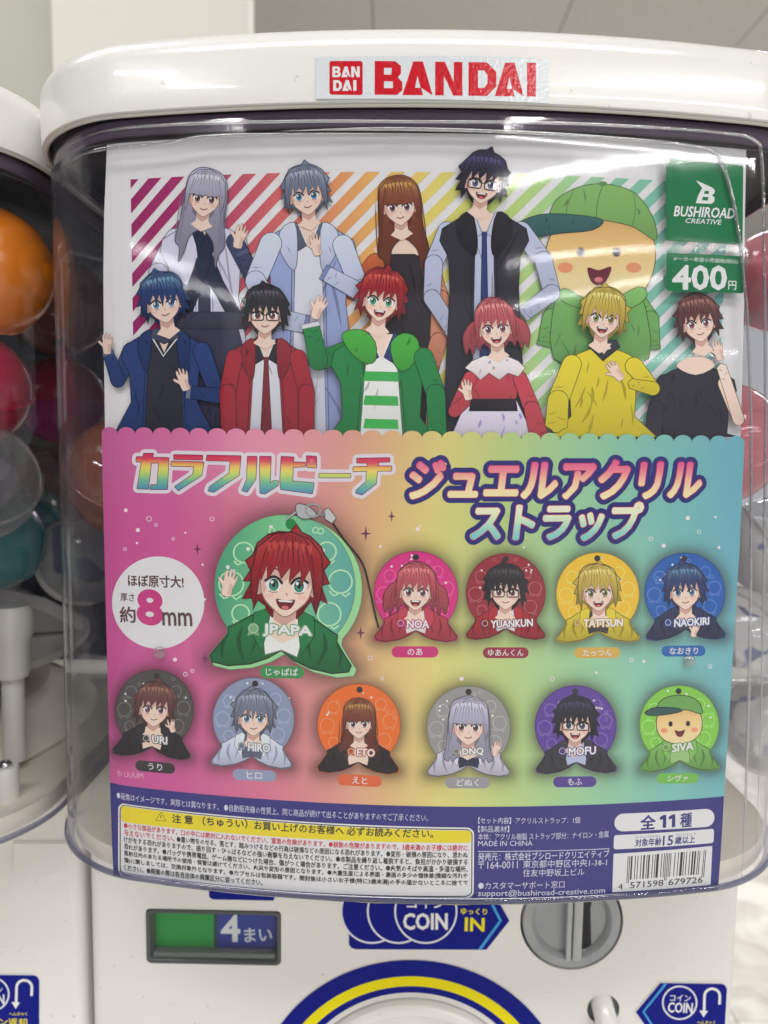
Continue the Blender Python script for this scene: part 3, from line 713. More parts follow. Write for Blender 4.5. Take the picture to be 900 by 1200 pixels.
# agitator wheel, post and screw in each machine
def agitator(root, cx, cy, lab):
    hx, hy = cx, cy
    t = empty('agitator', (0, 0, 0), lab, 'agitator', 'agitator wheels inside the domes')
    t.location = (root.location.x+cx, root.location.y+cy, .055)
    def A(nm, bm, m=M_white_part):
        o = from_bm(nm, bm, m, None, sharp=40); o.parent = t; return o
    A('hub', lathe([(.030, -.012), (.050, -.010), (.052, -.002), (.046, .012), (.026, .030), (.010, .036)], n=48))
    for k in range(8):
        a_ = k*math.pi/4+.35; c, s = math.cos(a_), math.sin(a_)
        bm = bmesh.new(); P4 = []
        sec = [(.04, .010, .018), (.075, .012, .022), (.110, .016, .012), (.135, .017, -.004)]
        R = []
        for d_, hw, h in sec:
            R.append([bm.verts.new((d_*c-w_*s, d_*s+w_*c, z)) for w_, z in ((-hw, -.010), (hw, -.010), (hw, h-.006), (0, h), (-hw, h-.006))])
        for A_, B_ in zip(R[:-1], R[1:]):
            for i in range(5): bm.faces.new((A_[i], A_[(i+1) % 5], B_[(i+1) % 5], B_[i]))
        bm.faces.new(R[0][::-1]); bm.faces.new(R[-1]); bmesh.ops.recalc_face_normals(bm, faces=bm.faces[:])
        A('paddle', bm)
    A('rim_ring', lathe([(.128, -.016), (.140, -.016), (.140, -.011), (.128, -.011)], n=64))
    return t
agitator(left, 0, .19, 'white paddle wheel inside the left dome')
agitator(main, 0, .19, 'white paddle wheel behind the poster inside the centre dome')
def post(px, y, par_lab):
    b_ = at(px, 862, y); zt = at(px, 700, y)[2]; zb = ZB+.0095
    t = empty('support_post', (float(b_[0]), float(y), zb), par_lab, 'post')
    o = from_bm('shaft', lathe([(.0062, 0), (.0062, .058), (.0056, .060)], n=28), M_white_part, None, sharp=40); o.parent = t
    o = from_bm('collar', lathe([(.0088, .050), (.0098, .053), (.0104, .072), (.0120, .075), (.0120, .088), (.010, .092)], n=28), M_white_part, None, sharp=40); o.parent = t
post(17, .115, 'cream support post with stepped collar in the left dome')
q = at(6, 895, .075)
t = empty('fixing_screw', (float(q[0]), .075, float(q[2])-.002), 'small chrome screw on a pale boss inside the left dome, bottom left', 'screw')
o = from_bm('boss', lathe([(.0068, -.02), (.0068, .0), (.006, .001)], n=28), M_white_part, None, sharp=40); o.parent = t
o = from_bm('screw_head', lathe([(.0034, .001), (.0033, .0024), (.0022, .0036), (.0006, .0039)], n=24), M_metal, None, sharp=40); o.parent = t
o = from_bm('hopper_disc', lathe([(.118, 0), (.150, .0), (.150, .0015), (.118, .022), (.06, .024), (.02, .024)], n=72, center=(0, .175, ZB+.0045)), M_cream, main, sharp=30)
o2 = o.copy(); COL.objects.link(o2); o2.parent = left
for rt in (main, left):
    b_ = from_bm('shade_backing', box(-.158, .300, ZB+.012, .158, .304, ZL-.012, .001, 1), M_backing, None); b_.parent = rt  # added dark sheet: the dim depth of the dome is in its colour
# dark card liner fixed along the neighbour's right wall (shades its contents)

# plain card as the neighbour's poster, unseen, added to shade its dome
lp_s = Surf(lambda x: prof(x)+.0052, ST)
p = Print(lp_s, 0); p.poly([(-.138, ZB+.012), (.132, ZB+.012), (.132, ZL-.014), (-.138, ZL-.014)], (.55, .40, .35), px=False)
npo = p.build('poster', mat('plain_card', (.5, .42, .38), .5), None); npo.location = left.location
tag(npo, 'unseen plain poster card added to shade the left dome, curved inside the left machine', 'poster')
# ------------------------------------------------------------------ the poster
poster = empty('poster', (0, 0, 0), 'large rainbow product poster with rows of round straps, curved inside the centre dome', 'poster')
T_L = [(125.5, 181), (122, 250), (121, 320), (121.5, 400), (123, 510), (126, 640), (129, 760), (132, 880), (132.5, 912), (135, 985), (136.5, 1021)]
T_R = [(874, 186), (873, 260), (872, 360), (870, 440), (868, 510), (862, 640), (857, 720), (851, 820), (844, 929), (841, 985), (837, 1039)]
WP = POST.W
zT = float(np.mean([WP(500, 158)[1], WP(700, 160)[1]]))
zB = float(WP(480, 1052)[1]); zBL = float(np.mean([WP(132, 912)[1], WP(500, 939)[1], WP(844, 929)[1]]))
zSC = float(np.mean([WP(130, 510)[1], WP(500, 517)[1], WP(860, 514)[1]]))
LW, RW = WP(T_L), WP(T_R)
LW[0][1] = zT; RW[0][1] = zT; LW[-1][1] = zB; RW[-1][1] = zB
def edgeX(side, z): E_ = LW if side == 'L' else RW; o = np.argsort(E_[:, 1]); return float(np.interp(z, E_[o, 1], E_[o, 0]))
paper = [tuple(v) for v in LW]+[tuple(v) for v in RW[::-1]]
PW = C(206, 206, 213)
p = Print(POST, -12); p.poly(paper, (.78, .78, .80), px=False); p.layer = -11
p.build('paper_sheet', M_print, poster)
# thickness of the paper: a second sheet behind
p = Print(POST, -40); p.poly(paper, (.6, .6, .6), px=False); p.build('backing_card', M_print, poster)
# --- background gradient
X0, X1 = WP(128, 700)[0], WP(858, 700)[0]
bgU = [0, .14, .27, .38, .46, .54, .64, .76, .88, 1]
bgC = [C(192, 84, 146), C(202, 92, 150), C(212, 118, 146), C(216, 148, 140), C(220, 182, 128), C(218, 208, 128), C(182, 206, 132), C(150, 202, 158), C(124, 190, 180), C(108, 174, 190)]
bgr = ramp(bgU, bgC)
zs0, zs1 = zSC, zBL
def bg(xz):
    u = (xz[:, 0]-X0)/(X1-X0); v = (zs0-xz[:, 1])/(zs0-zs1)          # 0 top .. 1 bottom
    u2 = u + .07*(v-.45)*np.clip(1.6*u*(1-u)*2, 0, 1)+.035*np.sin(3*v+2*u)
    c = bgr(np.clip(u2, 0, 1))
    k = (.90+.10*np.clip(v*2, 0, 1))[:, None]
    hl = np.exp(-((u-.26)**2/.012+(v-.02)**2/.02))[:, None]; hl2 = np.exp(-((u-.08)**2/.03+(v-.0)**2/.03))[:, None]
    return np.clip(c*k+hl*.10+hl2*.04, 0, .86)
def strip(zt, zb, col, p, n=16):
    L = [(edgeX('L', z), z) for z in np.linspace(zt, zb, n)]; R = [(edgeX('R', z), z) for z in np.linspace(zb, zt, n)]
    p.poly(L+R, col, px=False)
# --- stripes
p = Print(POST, 0)
stC = ramp([0, .12, .28, .42, .5, .6, .7, .82, 1], [C(150, 36, 98), C(166, 50, 104), C(214, 110, 104), C(226, 176, 96), C(222, 204, 110), C(188, 208, 110), C(160, 205, 138), C(128, 190, 162), C(122, 190, 186)])
pa, pb = WP(153, 214), WP(777, 208)
zt_ = float((pa[1]+pb[1])/2); xa, xb = float(pa[0]), float(WP(846, 380)[0]); zb_ = zSC-.004
pitch = (WP(480, 300)[0]-WP(450, 300)[0])*.975; duty = .56; sl = 1.0
H = zt_-zb_
def clipx(pl, x, keep):       # Sutherland-Hodgman against a vertical line
    o = []
    for i in range(len(pl)):
        a, b = pl[i-1], pl[i]; ia, ib = (a[0] >= x) == keep, (b[0] >= x) == keep
        if ia != ib: t = (x-a[0])/(b[0]-a[0]); o.append((x, a[1]+t*(b[1]-a[1])))
        if ib: o.append(b)
    return o
sc_ = lambda xz: stC((xz[:, 0]-xa)/(xb-xa))
k = xa-.002
p.layer = 1
while k < xb+H*sl:
    q_ = [(k, zt_), (k+pitch*duty, zt_), (k+pitch*duty-H*sl, zb_), (k-H*sl, zb_)]
    q_ = clipx(q_, xa, True); 
    if len(q_) > 2: q_ = clipx(q_, xb, False)
    if len(q_) > 2: p.poly(q_, sc_, px=False, up=False)
    k += pitch
p.build('stripe_pattern', M_print, poster)
# ------------------------------------------------------------------ plain stand-in people (generic; not the printed artwork)
SK = C(232, 205, 190); SKD = C(200, 158, 146); INK = C(38, 32, 40)
def mixc(a, b, t): return tuple(x*(1-t)+y*t for x, y in zip(a, b))
def dk_(c, k): return tuple(min(.85, v*k) for v in c)
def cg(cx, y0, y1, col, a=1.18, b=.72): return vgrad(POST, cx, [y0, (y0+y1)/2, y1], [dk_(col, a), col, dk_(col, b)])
def head(p, cx, cy, s, hair, hl, style=0, tilt=0, eye=(60, 60, 70), mouth=0, fl=1, glasses=False, var=0, lmax=9):
    s *= 1.06
    ct, st_ = math.cos(tilt), math.sin(tilt)
    def T(l): return np.array([(cx+fl*(x*s)*ct-(y*s)*st_, cy+fl*(x*s)*st_+(y*s)*ct) for x, y in l])
    hd = dk_(hair, .40); LN = mixc(hd, INK, .5)
    rnd = random.Random(int(cx*7+cy*3+style))
    low = {2: 3.6, 3: 1.6}.get(style, .9)
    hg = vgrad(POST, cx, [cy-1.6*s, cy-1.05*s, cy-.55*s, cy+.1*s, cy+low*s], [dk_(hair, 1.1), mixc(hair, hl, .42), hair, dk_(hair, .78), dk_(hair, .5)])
    J = lambda l, k=.04: [(x+rnd.uniform(-k, k), y+rnd.uniform(-k, k)) for x, y in l]
    if style == 2:      # long and straight
        back = [(-1.12, -.3), (-1.02, -1.05), (-.45, -1.52), (.35, -1.54), (1.0, -1.1), (1.2, -.2), (1.2, 1.2), (1.42, 2.6), (1.15, 3.3), (1.05, 4.0), (.86, 3.2), (.72, 2.5), (.1, 1.9), (-.6, 2.4), (-.8, 3.3), (-1.05, 3.9), (-1.1, 3.1), (-1.38, 2.7), (-1.2, 1.2)]
        bp_ = T(cr([(x, min(y, lmax-.25*(i % 2))) for i, (x, y) in enumerate(J(back))], n=3 if lmax < 9 else 5))
    elif style == 3:    # two short bunches
        back = [(-1.1, -.4), (-.9, -1.15), (-.3, -1.52), (.4, -1.48), (1.0, -1.0), (1.2, -.35), (1.62, -.1), (1.85, .6), (1.68, 1.4), (1.5, 1.0), (1.35, 1.5), (1.15, .9), (.95, 1.2), (.7, .9), (-.7, .9), (-.95, 1.3), (-1.15, .95), (-1.4, 1.55), (-1.5, 1.05), (-1.72, 1.4), (-1.82, .5), (-1.5, -.1)]
        bp_ = T(cr(J(back), n=4))
    else:
        base = [(-.62, .92), (-.86, .66), (-1.02, 1.06), (-1.06, .60), (-1.32, .70), (-1.14, .12), (-1.38, .08), (-1.18, -.36), (-1.34, -.60), (-1.14, -.82), (-.98, -1.12), (-.66, -1.36), (-.34, -1.50), (-.16, -1.74), (.02, -1.53), (.38, -1.50), (.72, -1.34), (.98, -1.06), (1.12, -.74), (1.38, -.50), (1.19, -.24), (1.42, .18), (1.15, .16), (1.32, .74), (1.05, .62), (1.00, 1.08), (.84, .68), (.62, .92)]
        bp_ = T([(x*(1 if var != 1 else -1), y) for x, y in J(base, .05)][::(1 if var != 1 else -1)])
    p.stroke_fill(bp_, hg, s*.05, LN)
    p.poly(T([(-.70, .2), (.70, .2), (.62, 1.0), (.4, 1.25), (-.4, 1.25), (-.62, 1.0)]), dk_(hair, .42))
    p.poly(T([(-.34, .6), (.34, .6), (.36, 1.45), (.62, 1.70), (0, 2.05), (-.62, 1.70), (-.36, 1.45)]), SK)
    p.poly(T([(-.36, .8), (.36, .8), (.36, 1.22), (.0, 1.50), (-.34, 1.30)]), SKD)
    fc = cr([(-.80, -.6), (-.83, .1), (-.70, .62), (-.34, 1.0), (0, 1.20), (.34, 1.0), (.70, .62), (.83, .1), (.80, -.6), (0, -1.0)], n=4)
    p.poly(T(ell(-.88, .28, .15, .26, 10)), SKD); p.poly(T(ell(.88, .28, .15, .26, 10)), SKD, up=False)
    p.stroke_fill(T(fc), SK, s*.035, mixc(SKD, INK, .5))
    p.poly(T([(-.82, -.7), (.82, -.7), (.83, .12), (.66, .30), (.52, -.02), (.30, .16), (.1, -.06), (-.14, .14), (-.34, -.04), (-.58, .22), (-.70, .55), (-.82, .12)]), mixc(SK, SKD, .75))
    p.layer += 1
    for sx in (-1, 1): p.poly(T(ell(sx*.52, .56, .17, .08, 10)), mixc(SK, C(230, 150, 140), .35), up=False)
    ec = C(*eye); p.layer += 1
    for sx in (-1, 1): p.poly(T(cr([(sx*.17, .22), (sx*.24, .05), (sx*.42, -.01), (sx*.62, .08), (sx*.66, .22), (sx*.50, .40), (sx*.28, .38)], n=3)[::sx]), (.80, .80, .82), up=False)
    p.layer += 1
    for sx in (-1, 1): p.poly(T(ell(sx*.40, .20, .155, .20, 14)), dk_(ec, .45), up=False)
    p.layer += 1
    for sx in (-1, 1): p.poly(T(ell(sx*.40, .26, .115, .13, 12)), dk_(ec, 1.2), up=False)
    p.layer += 1
    for sx in (-1, 1):
        p.poly(T(ell(sx*.40, .20, .06, .09, 8)), INK, up=False)
        p.line(T(cr([(sx*.13, .16), (sx*.28, -.01), (sx*.46, -.05), (sx*.70, .10)], False, 4)), s*.085, INK, up=False)
        p.line(T([(sx*.26, .42), (sx*.42, .45), (sx*.56, .40)]), s*.03, mixc(SKD, INK, .5), up=False)
        p.line(T([(sx*.2, -.24), (sx*.44, -.34), (sx*.66, -.26)]), s*.05, hd, up=False)
    p.layer += 1
    for sx in (-1, 1): p.poly(T(ell(sx*.40-.06, .12, .05, .055, 8)), (.82, .82, .82), up=False)
    if mouth:
        p.poly(T(cr([(-.30, .64), (0, .68), (.30, .64), (.20, .90), (0, .98), (-.20, .90)], n=3)), C(104, 34, 44), up=False)
        p.layer += 1; p.poly(T([(-.24, .67), (.24, .67), (.20, .73), (-.20, .73)]), (.80, .80, .80), up=False); p.poly(T(ell(0, .90, .12, .06, 8)), C(206, 110, 110), up=False)
    else: p.line(T(cr([(-.20, .74), (0, .81), (.22, .72)], False, 3)), s*.05, C(120, 56, 60), up=False)
    p.line(T([(0, .44), (.05, .53)]), s*.04, mixc(SKD, INK, .25), up=False)
    if glasses:
        p.layer += 1
        for sx in (-1, 1): p.line(T(rrect(min(sx*.08, sx*.76), .0, max(sx*.08, sx*.76), .46, .12, 3)), s*.06, INK, closed=True, up=False)
        p.line(T([(-.08, .16), (.08, .16)]), s*.05, INK, up=False)
    # fringe
    fr = [(-.98, .98), (-1.12, .50), (-1.13, -.2), (-1.0, -.95), (-.5, -1.40), (.1, -1.50), (.65, -1.30), (1.05, -.85), (1.15, -.1), (1.10, .55), (.98, 1.02), (.90, .5), (.80, -.05)]
    if style == 2: z_ = [(.76, -.02), (.60, .04), (.42, -.02), (.24, .05), (.06, -.01), (-.12, .05), (-.30, -.02), (-.48, .05), (-.64, -.02), (-.78, .02)]
    else:
        z_ = [[(.66, -.40), (.60, .10), (.40, -.34), (.24, .30), (.06, -.36), (-.14, .20), (-.28, -.42), (-.52, .30), (-.60, -.28), (-.78, .14)],
              [(.70, -.36), (.46, .22), (.40, -.30), (.10, .12), (.10, -.40), (-.20, .02), (-.34, -.44), (-.62, .10), (-.66, -.40), (-.80, .06)],
              [(.72, -.2), (.52, .34), (.46, -.24), (.22, .16), (.14, -.30), (-.04, .34), (-.12, -.36), (-.38, .12), (-.46, -.42), (-.74, .16)]][var % 3]
    p.stroke_fill(T(fr+J(z_, .03)+[(-.86, .0), (-.92, .45)]), hg, s*.045, LN)
    p.layer += 1       # strands
    for i in range(11):
        x = -.92+1.84*i/10; y_ = (-.30 if abs(x) < .8 else .3)+rnd.uniform(-.12, .15)
        p.line(T(cr([(x*.20+.04, -1.44), (x*.72, -1.12+.1*abs(x)), (x*1.04, y_)], False, 5)), s*rnd.uniform(.03, .065), dk_(hair, .5), taper=True, up=False)
    if style in (2, 3):
        for i in range(6):
            x = (-1 if i % 2 else 1)*(1.0+.07*i); p.line(T(cr([(x*.98, -.2), (x*1.02, .5 if style == 3 else 1.2), (x*1.06, 1.2 if style == 3 else min(2.8, lmax-.3))], False, 5)), s*.05, dk_(hair, .5), taper=True, up=False)
    p.layer += 1       # sheen
    for i in range(7):
        x = -.66+1.3*i/6+rnd.uniform(-.03, .03); yy = -.98-.16*(1-x*x)
        p.poly(T([(x-.085, yy), (x+.03, yy-.07), (x+.09, yy), (x+.05, yy+.20+.1*rnd.random()), (x-.03, yy+.10)]), mixc(hair, hl, .75), up=False)
def cloth(p, pts, col, folds=5, seed=1, smooth=False, edge=True, shade=None):
    q = cr(pts, n=3) if smooth else np.array(pts, float); lo, hi = q.min(0), q.max(0)
    f = cg(float(q[:, 0].mean()), lo[1], hi[1], col, 1.12, .78)
    if edge: p.stroke_fill(q, f, .85, mixc(dk_(col, .25), INK, .4))
    else: p.poly(q, f)
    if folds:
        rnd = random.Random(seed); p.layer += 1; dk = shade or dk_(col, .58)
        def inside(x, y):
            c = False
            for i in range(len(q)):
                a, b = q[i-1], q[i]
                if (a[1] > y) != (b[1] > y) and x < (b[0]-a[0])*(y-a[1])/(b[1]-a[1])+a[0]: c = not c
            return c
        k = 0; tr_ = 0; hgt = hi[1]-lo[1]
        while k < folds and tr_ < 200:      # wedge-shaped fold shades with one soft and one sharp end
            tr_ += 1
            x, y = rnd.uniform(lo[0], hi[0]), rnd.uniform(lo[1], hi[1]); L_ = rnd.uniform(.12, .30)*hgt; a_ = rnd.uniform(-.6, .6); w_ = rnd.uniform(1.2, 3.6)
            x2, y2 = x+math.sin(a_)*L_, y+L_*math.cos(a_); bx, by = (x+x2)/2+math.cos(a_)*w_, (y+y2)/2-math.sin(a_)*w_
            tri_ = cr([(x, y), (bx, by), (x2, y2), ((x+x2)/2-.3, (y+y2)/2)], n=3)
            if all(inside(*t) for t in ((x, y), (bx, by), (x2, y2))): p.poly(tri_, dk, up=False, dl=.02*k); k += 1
def hand(p, x, y, s, a_=0, col=None):
    c, sn = math.cos(a_), math.sin(a_); T = lambda l: [(x+(u*c-v*sn)*s, y+(u*sn+v*c)*s) for u, v in l]
    ln = mixc(SKD, INK, .4)
    p.stroke_fill(T(cr([(-.34, 1.0), (-.42, .35), (-.62, .05), (-.86, -.22), (-.80, -.42), (-.60, -.30), (-.40, -.12), (-.42, -.60), (-.36, -1.0), (-.22, -1.02), (-.16, -.6), (-.08, -.56), (-.05, -1.14), (.08, -1.18), (.14, -.6), (.2, -.55), (.30, -1.02), (.42, -1.0), (.38, -.5), (.46, -.42), (.58, -.72), (.68, -.66), (.56, -.1), (.40, .4), (.36, 1.0)], n=2)), SK, .55, ln)
    p.layer += 1; p.poly(T([(.1, .0), (.42, .0), (.32, .9), (.1, .9)]), mixc(SK, SKD, .6), up=False)
def limb(a, b, ra, rb):
    a = np.array(a, float); b = np.array(b, float); t = (b-a)/np.linalg.norm(b-a); th = math.atan2(t[1], t[0]); o = []
    for k in np.linspace(-math.pi/2, math.pi/2, 7): o.append(b+rb*np.array((math.cos(th+k)*.55 if abs(k) < 1.5 else math.cos(th+k), math.sin(th+k)*.55 if abs(k) < 1.5 else math.sin(th+k))))
    for k in np.linspace(math.pi/2, 3*math.pi/2, 9): o.append(a+ra*np.array((math.cos(th+k), math.sin(th+k))))
    return o
def arm(p, pts, w0, w1, col, cuff=None, seed=0):
    """sleeve: rounded upper arm, then the forearm over it, creased at the elbow"""
    w0 *= .80; w1 *= .82; n = len(pts)-1; rs_ = np.linspace(w0, w1, n+1); LNc = mixc(dk_(col, .25), INK, .4); ys = [v[1] for v in pts]
    f = cg(float(np.mean([v[0] for v in pts])), min(ys)-8, max(ys)+10, col, 1.15, .8)
    for i in range(n):
        a_, b_ = np.array(pts[i], float), np.array(pts[i+1], float); p.stroke_fill(limb(a_, b_, rs_[i], rs_[i+1]), f, .8, LNc)
        t = (b_-a_)/np.linalg.norm(b_-a_); nn = np.array((-t[1], t[0])); p.layer += 1
        for j in range(3):
            q0 = b_-t*(3+5*j)+nn*rs_[i+1]*(.9 if (j+seed) % 2 else -.9); q1 = b_-t*(6+6*j)-nn*rs_[i+1]*(.1 if (j+seed) % 2 else -.1); m_ = (q0+q1)/2+t*1.6
            p.poly([q0, m_, q1, (q0+q1)/2-t*.2], dk_(col, .58), up=False, dl=.05*j)
    if cuff is not None:
        e = np.array(pts[-1], float); t = e-np.array(pts[-2], float); t /= np.linalg.norm(t); nn = np.array((-t[1], t[0])); k = w1*1.08
        p.stroke_fill([e+nn*k+t*1, e-nn*k+t*1, e-nn*k*.96+t*6, e+nn*k*.96+t*6], cuff, .7, dk_(cuff, .3))
def coat(p, cx, sy, w, hem, col, inner=None, tie=None, seed=1, lap=None, hemw=1.0, folds=9, collar=None, iw=.34):
    """shoulders, waist and open front of a jacket, with the shirt showing between the lapels"""
    P_ = [(cx-.30*w, sy), (cx-.62*w, sy+.12*w), (cx-.98*w, sy+.34*w), (cx-1.04*w, sy+.62*w), (cx-.84*w, sy+1.0*w), (cx-.80*w, sy+1.7*w), (cx-hemw*w, hem)]
    Q_ = [(2*cx-x, y) for x, y in P_][::-1]
    cloth(p, P_+Q_, col, folds, seed)
    if inner is not None:
        cloth(p, [(cx-.26*w, sy-1), (cx+.26*w, sy-1), (cx+iw*w, sy+1.0*w), (cx+(iw+.08)*w, hem), (cx-(iw+.08)*w, hem), (cx-iw*w, sy+1.0*w)], inner, 3, seed+1)
        p.poly([(cx-.22*w, sy-1), (cx+.22*w, sy-1), (cx, sy+.5*w)], SK)
    if tie is not None:
        cloth(p, [(cx-.07*w, sy+.42*w), (cx+.07*w, sy+.42*w), (cx+.05*w, sy+.56*w), (cx+.15*w, hem), (cx-.15*w, hem), (cx-.05*w, sy+.56*w)], tie, 2, seed+2)
    if collar is not None:
        for sx in (-1, 1): cloth(p, [(cx+sx*.26*w, sy-3), (cx+sx*.05*w, sy+.46*w), (cx+sx*.30*w, sy+.62*w), (cx+sx*.44*w, sy+.08*w)], collar, 0)
    if lap is not None:
        for sx in (-1, 1): cloth(p, [(cx+sx*.30*w, sy-2), (cx+sx*.62*w, sy+.14*w), (cx+sx*.60*w, sy+.62*w), (cx+sx*(iw+.02)*w, sy+1.0*w), (cx+sx*(iw-.06)*w, sy+.6*w)], lap, 1, seed+3, smooth=True)
    p.layer += 1
    if inner is not None:
        for sx in (-1, 1): p.line([(cx+sx*(iw+.06)*w, sy+1.0*w), (cx+sx*(iw+.14)*w, hem)], .8, dk_(col, .3), up=False)
def person_A(p):     # silver long hair, pale robe with dark trim
    R1 = C(198, 198, 218); N1 = C(38, 44, 66)
    arm(p, [(206, 280), (186, 320), (196, 356), (226, 372)], 15, 13, R1, None, 1)
    coat(p, 240, 264, 50, 512, R1, C(60, 62, 84), None, 3, None, 1.35, 12, iw=.12)
    cloth(p, [(222, 262), (234, 262), (262, 330), (286, 372), (270, 376), (244, 330)], N1, 1, 5); cloth(p, [(258, 262), (246, 262), (222, 330), (206, 372), (222, 376), (244, 320)], N1, 1, 6)
    cloth(p, [(198, 366), (284, 366), (288, 386), (196, 386)], C(60, 60, 78), 4, 7); cloth(p, [(206, 386), (280, 386), (312, 512), (178, 512)], C(52, 54, 74), 9, 8)
    arm(p, [(276, 284), (304, 340), (286, 300)], 13, 9, C(60, 68, 100), C(80, 90, 124), 2); hand(p, 281, 278, 13, .2)
    head(p, 241, 230, 19.5, C(170, 168, 190), C(222, 220, 236), 2, .12, (120, 66, 66))
def person_B(p):     # grey hair, pale blue jacket
    J1 = C(192, 202, 228)
    coat(p, 362, 264, 54, 512, C(146, 160, 204), C(206, 210, 224), None, 5, J1, 1.15, 12, C(92, 96, 116), iw=.30)
    arm(p, [(318, 286), (300, 330), (320, 372), (356, 380)], 16, 13, J1, C(120, 134, 180), 1); arm(p, [(402, 288), (424, 344), (384, 322)], 15, 11, J1, C(120, 134, 180), 2)
    hand(p, 370, 288, 12, -.25); head(p, 359, 227, 20.5, C(112, 122, 144), C(176, 186, 206), 0, -.12, (60, 120, 160), var=1)
def person_C(p):     # auburn long hair, dark top, orange sleeves
    p.poly([(438, 292), (456, 272), (482, 272), (502, 292), (490, 312), (450, 312)], SK)
    O1 = C(188, 96, 56)
    cloth(p, [(440, 306), (456, 298), (486, 298), (502, 306), (506, 350), (498, 512), (436, 512), (442, 380)], C(42, 38, 44), 8, 9, shade=C(22, 20, 24))
    arm(p, [(440, 308), (414, 342), (392, 298)], 14, 11, O1, dk_(O1, .8), 1); arm(p, [(502, 306), (516, 350), (514, 400), (506, 426)], 13, 12, C(204, 134, 106), dk_(O1, .9), 2)
    hand(p, 388, 276, 11, -.3); head(p, 468, 239, 20, C(132, 70, 50), C(214, 170, 92), 2, -.08, (110, 56, 56))
def person_D(p):     # black hair, waistcoat and tie
    S1 = C(178, 186, 212)
    arm(p, [(524, 272), (508, 310), (506, 350), (528, 384)], 14, 11, S1, dk_(S1, .8), 1); arm(p, [(610, 272), (636, 306), (646, 344), (616, 366)], 14, 11, S1, dk_(S1, .8), 2)
    coat(p, 567, 252, 50, 512, C(44, 44, 54), S1, C(46, 58, 112), 12, C(32, 32, 42), .98, 7, C(196, 202, 222), iw=.22)
    head(p, 566, 213, 21.5, C(36, 36, 54), C(86, 80, 136), 0, .14, (90, 90, 140), 1, glasses=True, var=1)
def person_E(p):     # big round-headed child in a green cap and hooded top
    G1 = C(110, 168, 92)
    arm(p, [(664, 350), (646, 372), (640, 400)], 14, 12, G1, dk_(G1, .8), 1); arm(p, [(744, 350), (762, 374), (764, 404)], 13, 11, G1, dk_(G1, .8), 2)
    cloth(p, [(652, 345), (676, 330), (736, 330), (752, 346), (760, 420), (704, 428), (648, 420)], G1, 9, 14, smooth=True)
    p.stroke_fill(cr([(640, 290), (642, 330), (664, 352), (704, 362), (744, 350), (764, 322), (766, 284), (744, 258), (700, 250), (660, 258)], n=6), vgrad(POST, 700, [250, 290, 330, 362], [C(206, 160, 100), C(226, 190, 124), C(238, 214, 160), C(222, 190, 130)]), 1, C(70, 50, 40))
    cloth(p, [(662, 338), (690, 352), (716, 352), (748, 336), (758, 346), (742, 360), (704, 366), (668, 358), (654, 348)], C(126, 184, 104), 2, 15, smooth=True); p.line([(704, 364), (704, 420)], .9, dk_(G1, .4))
    cloth(p, cr([(642, 272), (648, 240), (672, 222), (706, 216), (742, 226), (764, 254), (768, 282), (740, 266), (700, 258), (664, 260)], n=6), C(122, 170, 96), 3, 44)
    p.line(cr([(706, 217), (700, 236), (698, 257)], False, 5), .9, dk_(G1, .4)); p.line(cr([(672, 223), (664, 244), (664, 259)], False, 5), .8, dk_(G1, .5), up=False); p.line(cr([(742, 227), (744, 248), (740, 265)], False, 5), .8, dk_(G1, .5), up=False); p.poly(ell(706, 216, 5, 3), dk_(G1, .7), up=False)
    cloth(p, [(606, 264), (632, 252), (670, 252), (706, 258), (694, 270), (656, 274), (622, 278)], C(52, 96, 96), 3, 16, smooth=True)
    p.layer += 1; p.poly(ell(680, 296, 4.4, 5.6), INK, up=False); p.poly(ell(722, 296, 4.4, 5.6), INK, up=False); p.poly(cr([(688, 314), (701, 317), (716, 313), (710, 330), (701, 335), (692, 330)], n=3), C(104, 40, 56), up=False)
    p.poly(ell(662, 314, 9, 6), C(226, 150, 110), up=False); p.poly(ell(742, 314, 9, 6), C(226, 150, 110), up=False)
    p.layer += 1; p.poly(ell(678.6, 293.6, 1.4, 1.6, 8), (.8, .8, .8), up=False); p.poly(ell(720.6, 293.6, 1.4, 1.6, 8), (.8, .8, .8), up=False); p.poly(ell(701, 328, 5, 3, 10), C(214, 120, 130), up=False)
def person_F(p):     # dark blue hair, navy coat
    N1 = C(44, 64, 114)
    arm(p, [(156, 412), (140, 446), (130, 418)], 13, 8, N1, C(92, 104, 136), 1); hand(p, 127, 404, 11, -.05)
    coat(p, 194, 390, 48, 512, N1, C(48, 50, 60), None, 17, dk_(N1, .8), 1.25, 10, iw=.40)
    p.line([(180, 396), (193, 418), (210, 396)], 1.8, (.7, .7, .72)); cloth(p, [(182, 386), (206, 386), (212, 396), (194, 404), (178, 396)], C(70, 76, 96), 2, 18)
    arm(p, [(238, 412), (256, 464), (226, 460)], 13, 9, N1, C(110, 118, 144), 2); hand(p, 216, 446, 12, -.35)
    head(p, 193, 353, 21, C(44, 66, 116), C(130, 170, 200), 0, -.17, (90, 130, 160), 0, var=2)
def person_G(p):     # black hair, red jacket, tie
    J1 = C(154, 36, 50)
    coat(p, 313, 400, 46, 512, J1, C(210, 212, 222), C(120, 36, 46), 19, dk_(J1, .8), 1.12, 9, C(34, 34, 40), iw=.34)
    arm(p, [(276, 420), (268, 460), (270, 512)], 12, 11, J1, None, 1); arm(p, [(350, 420), (360, 460), (360, 512)], 12, 11, J1, None, 2)
    head(p, 312, 367, 20, C(36, 34, 40), C(104, 102, 112), 0, .02, (130, 66, 56), glasses=True, var=0)
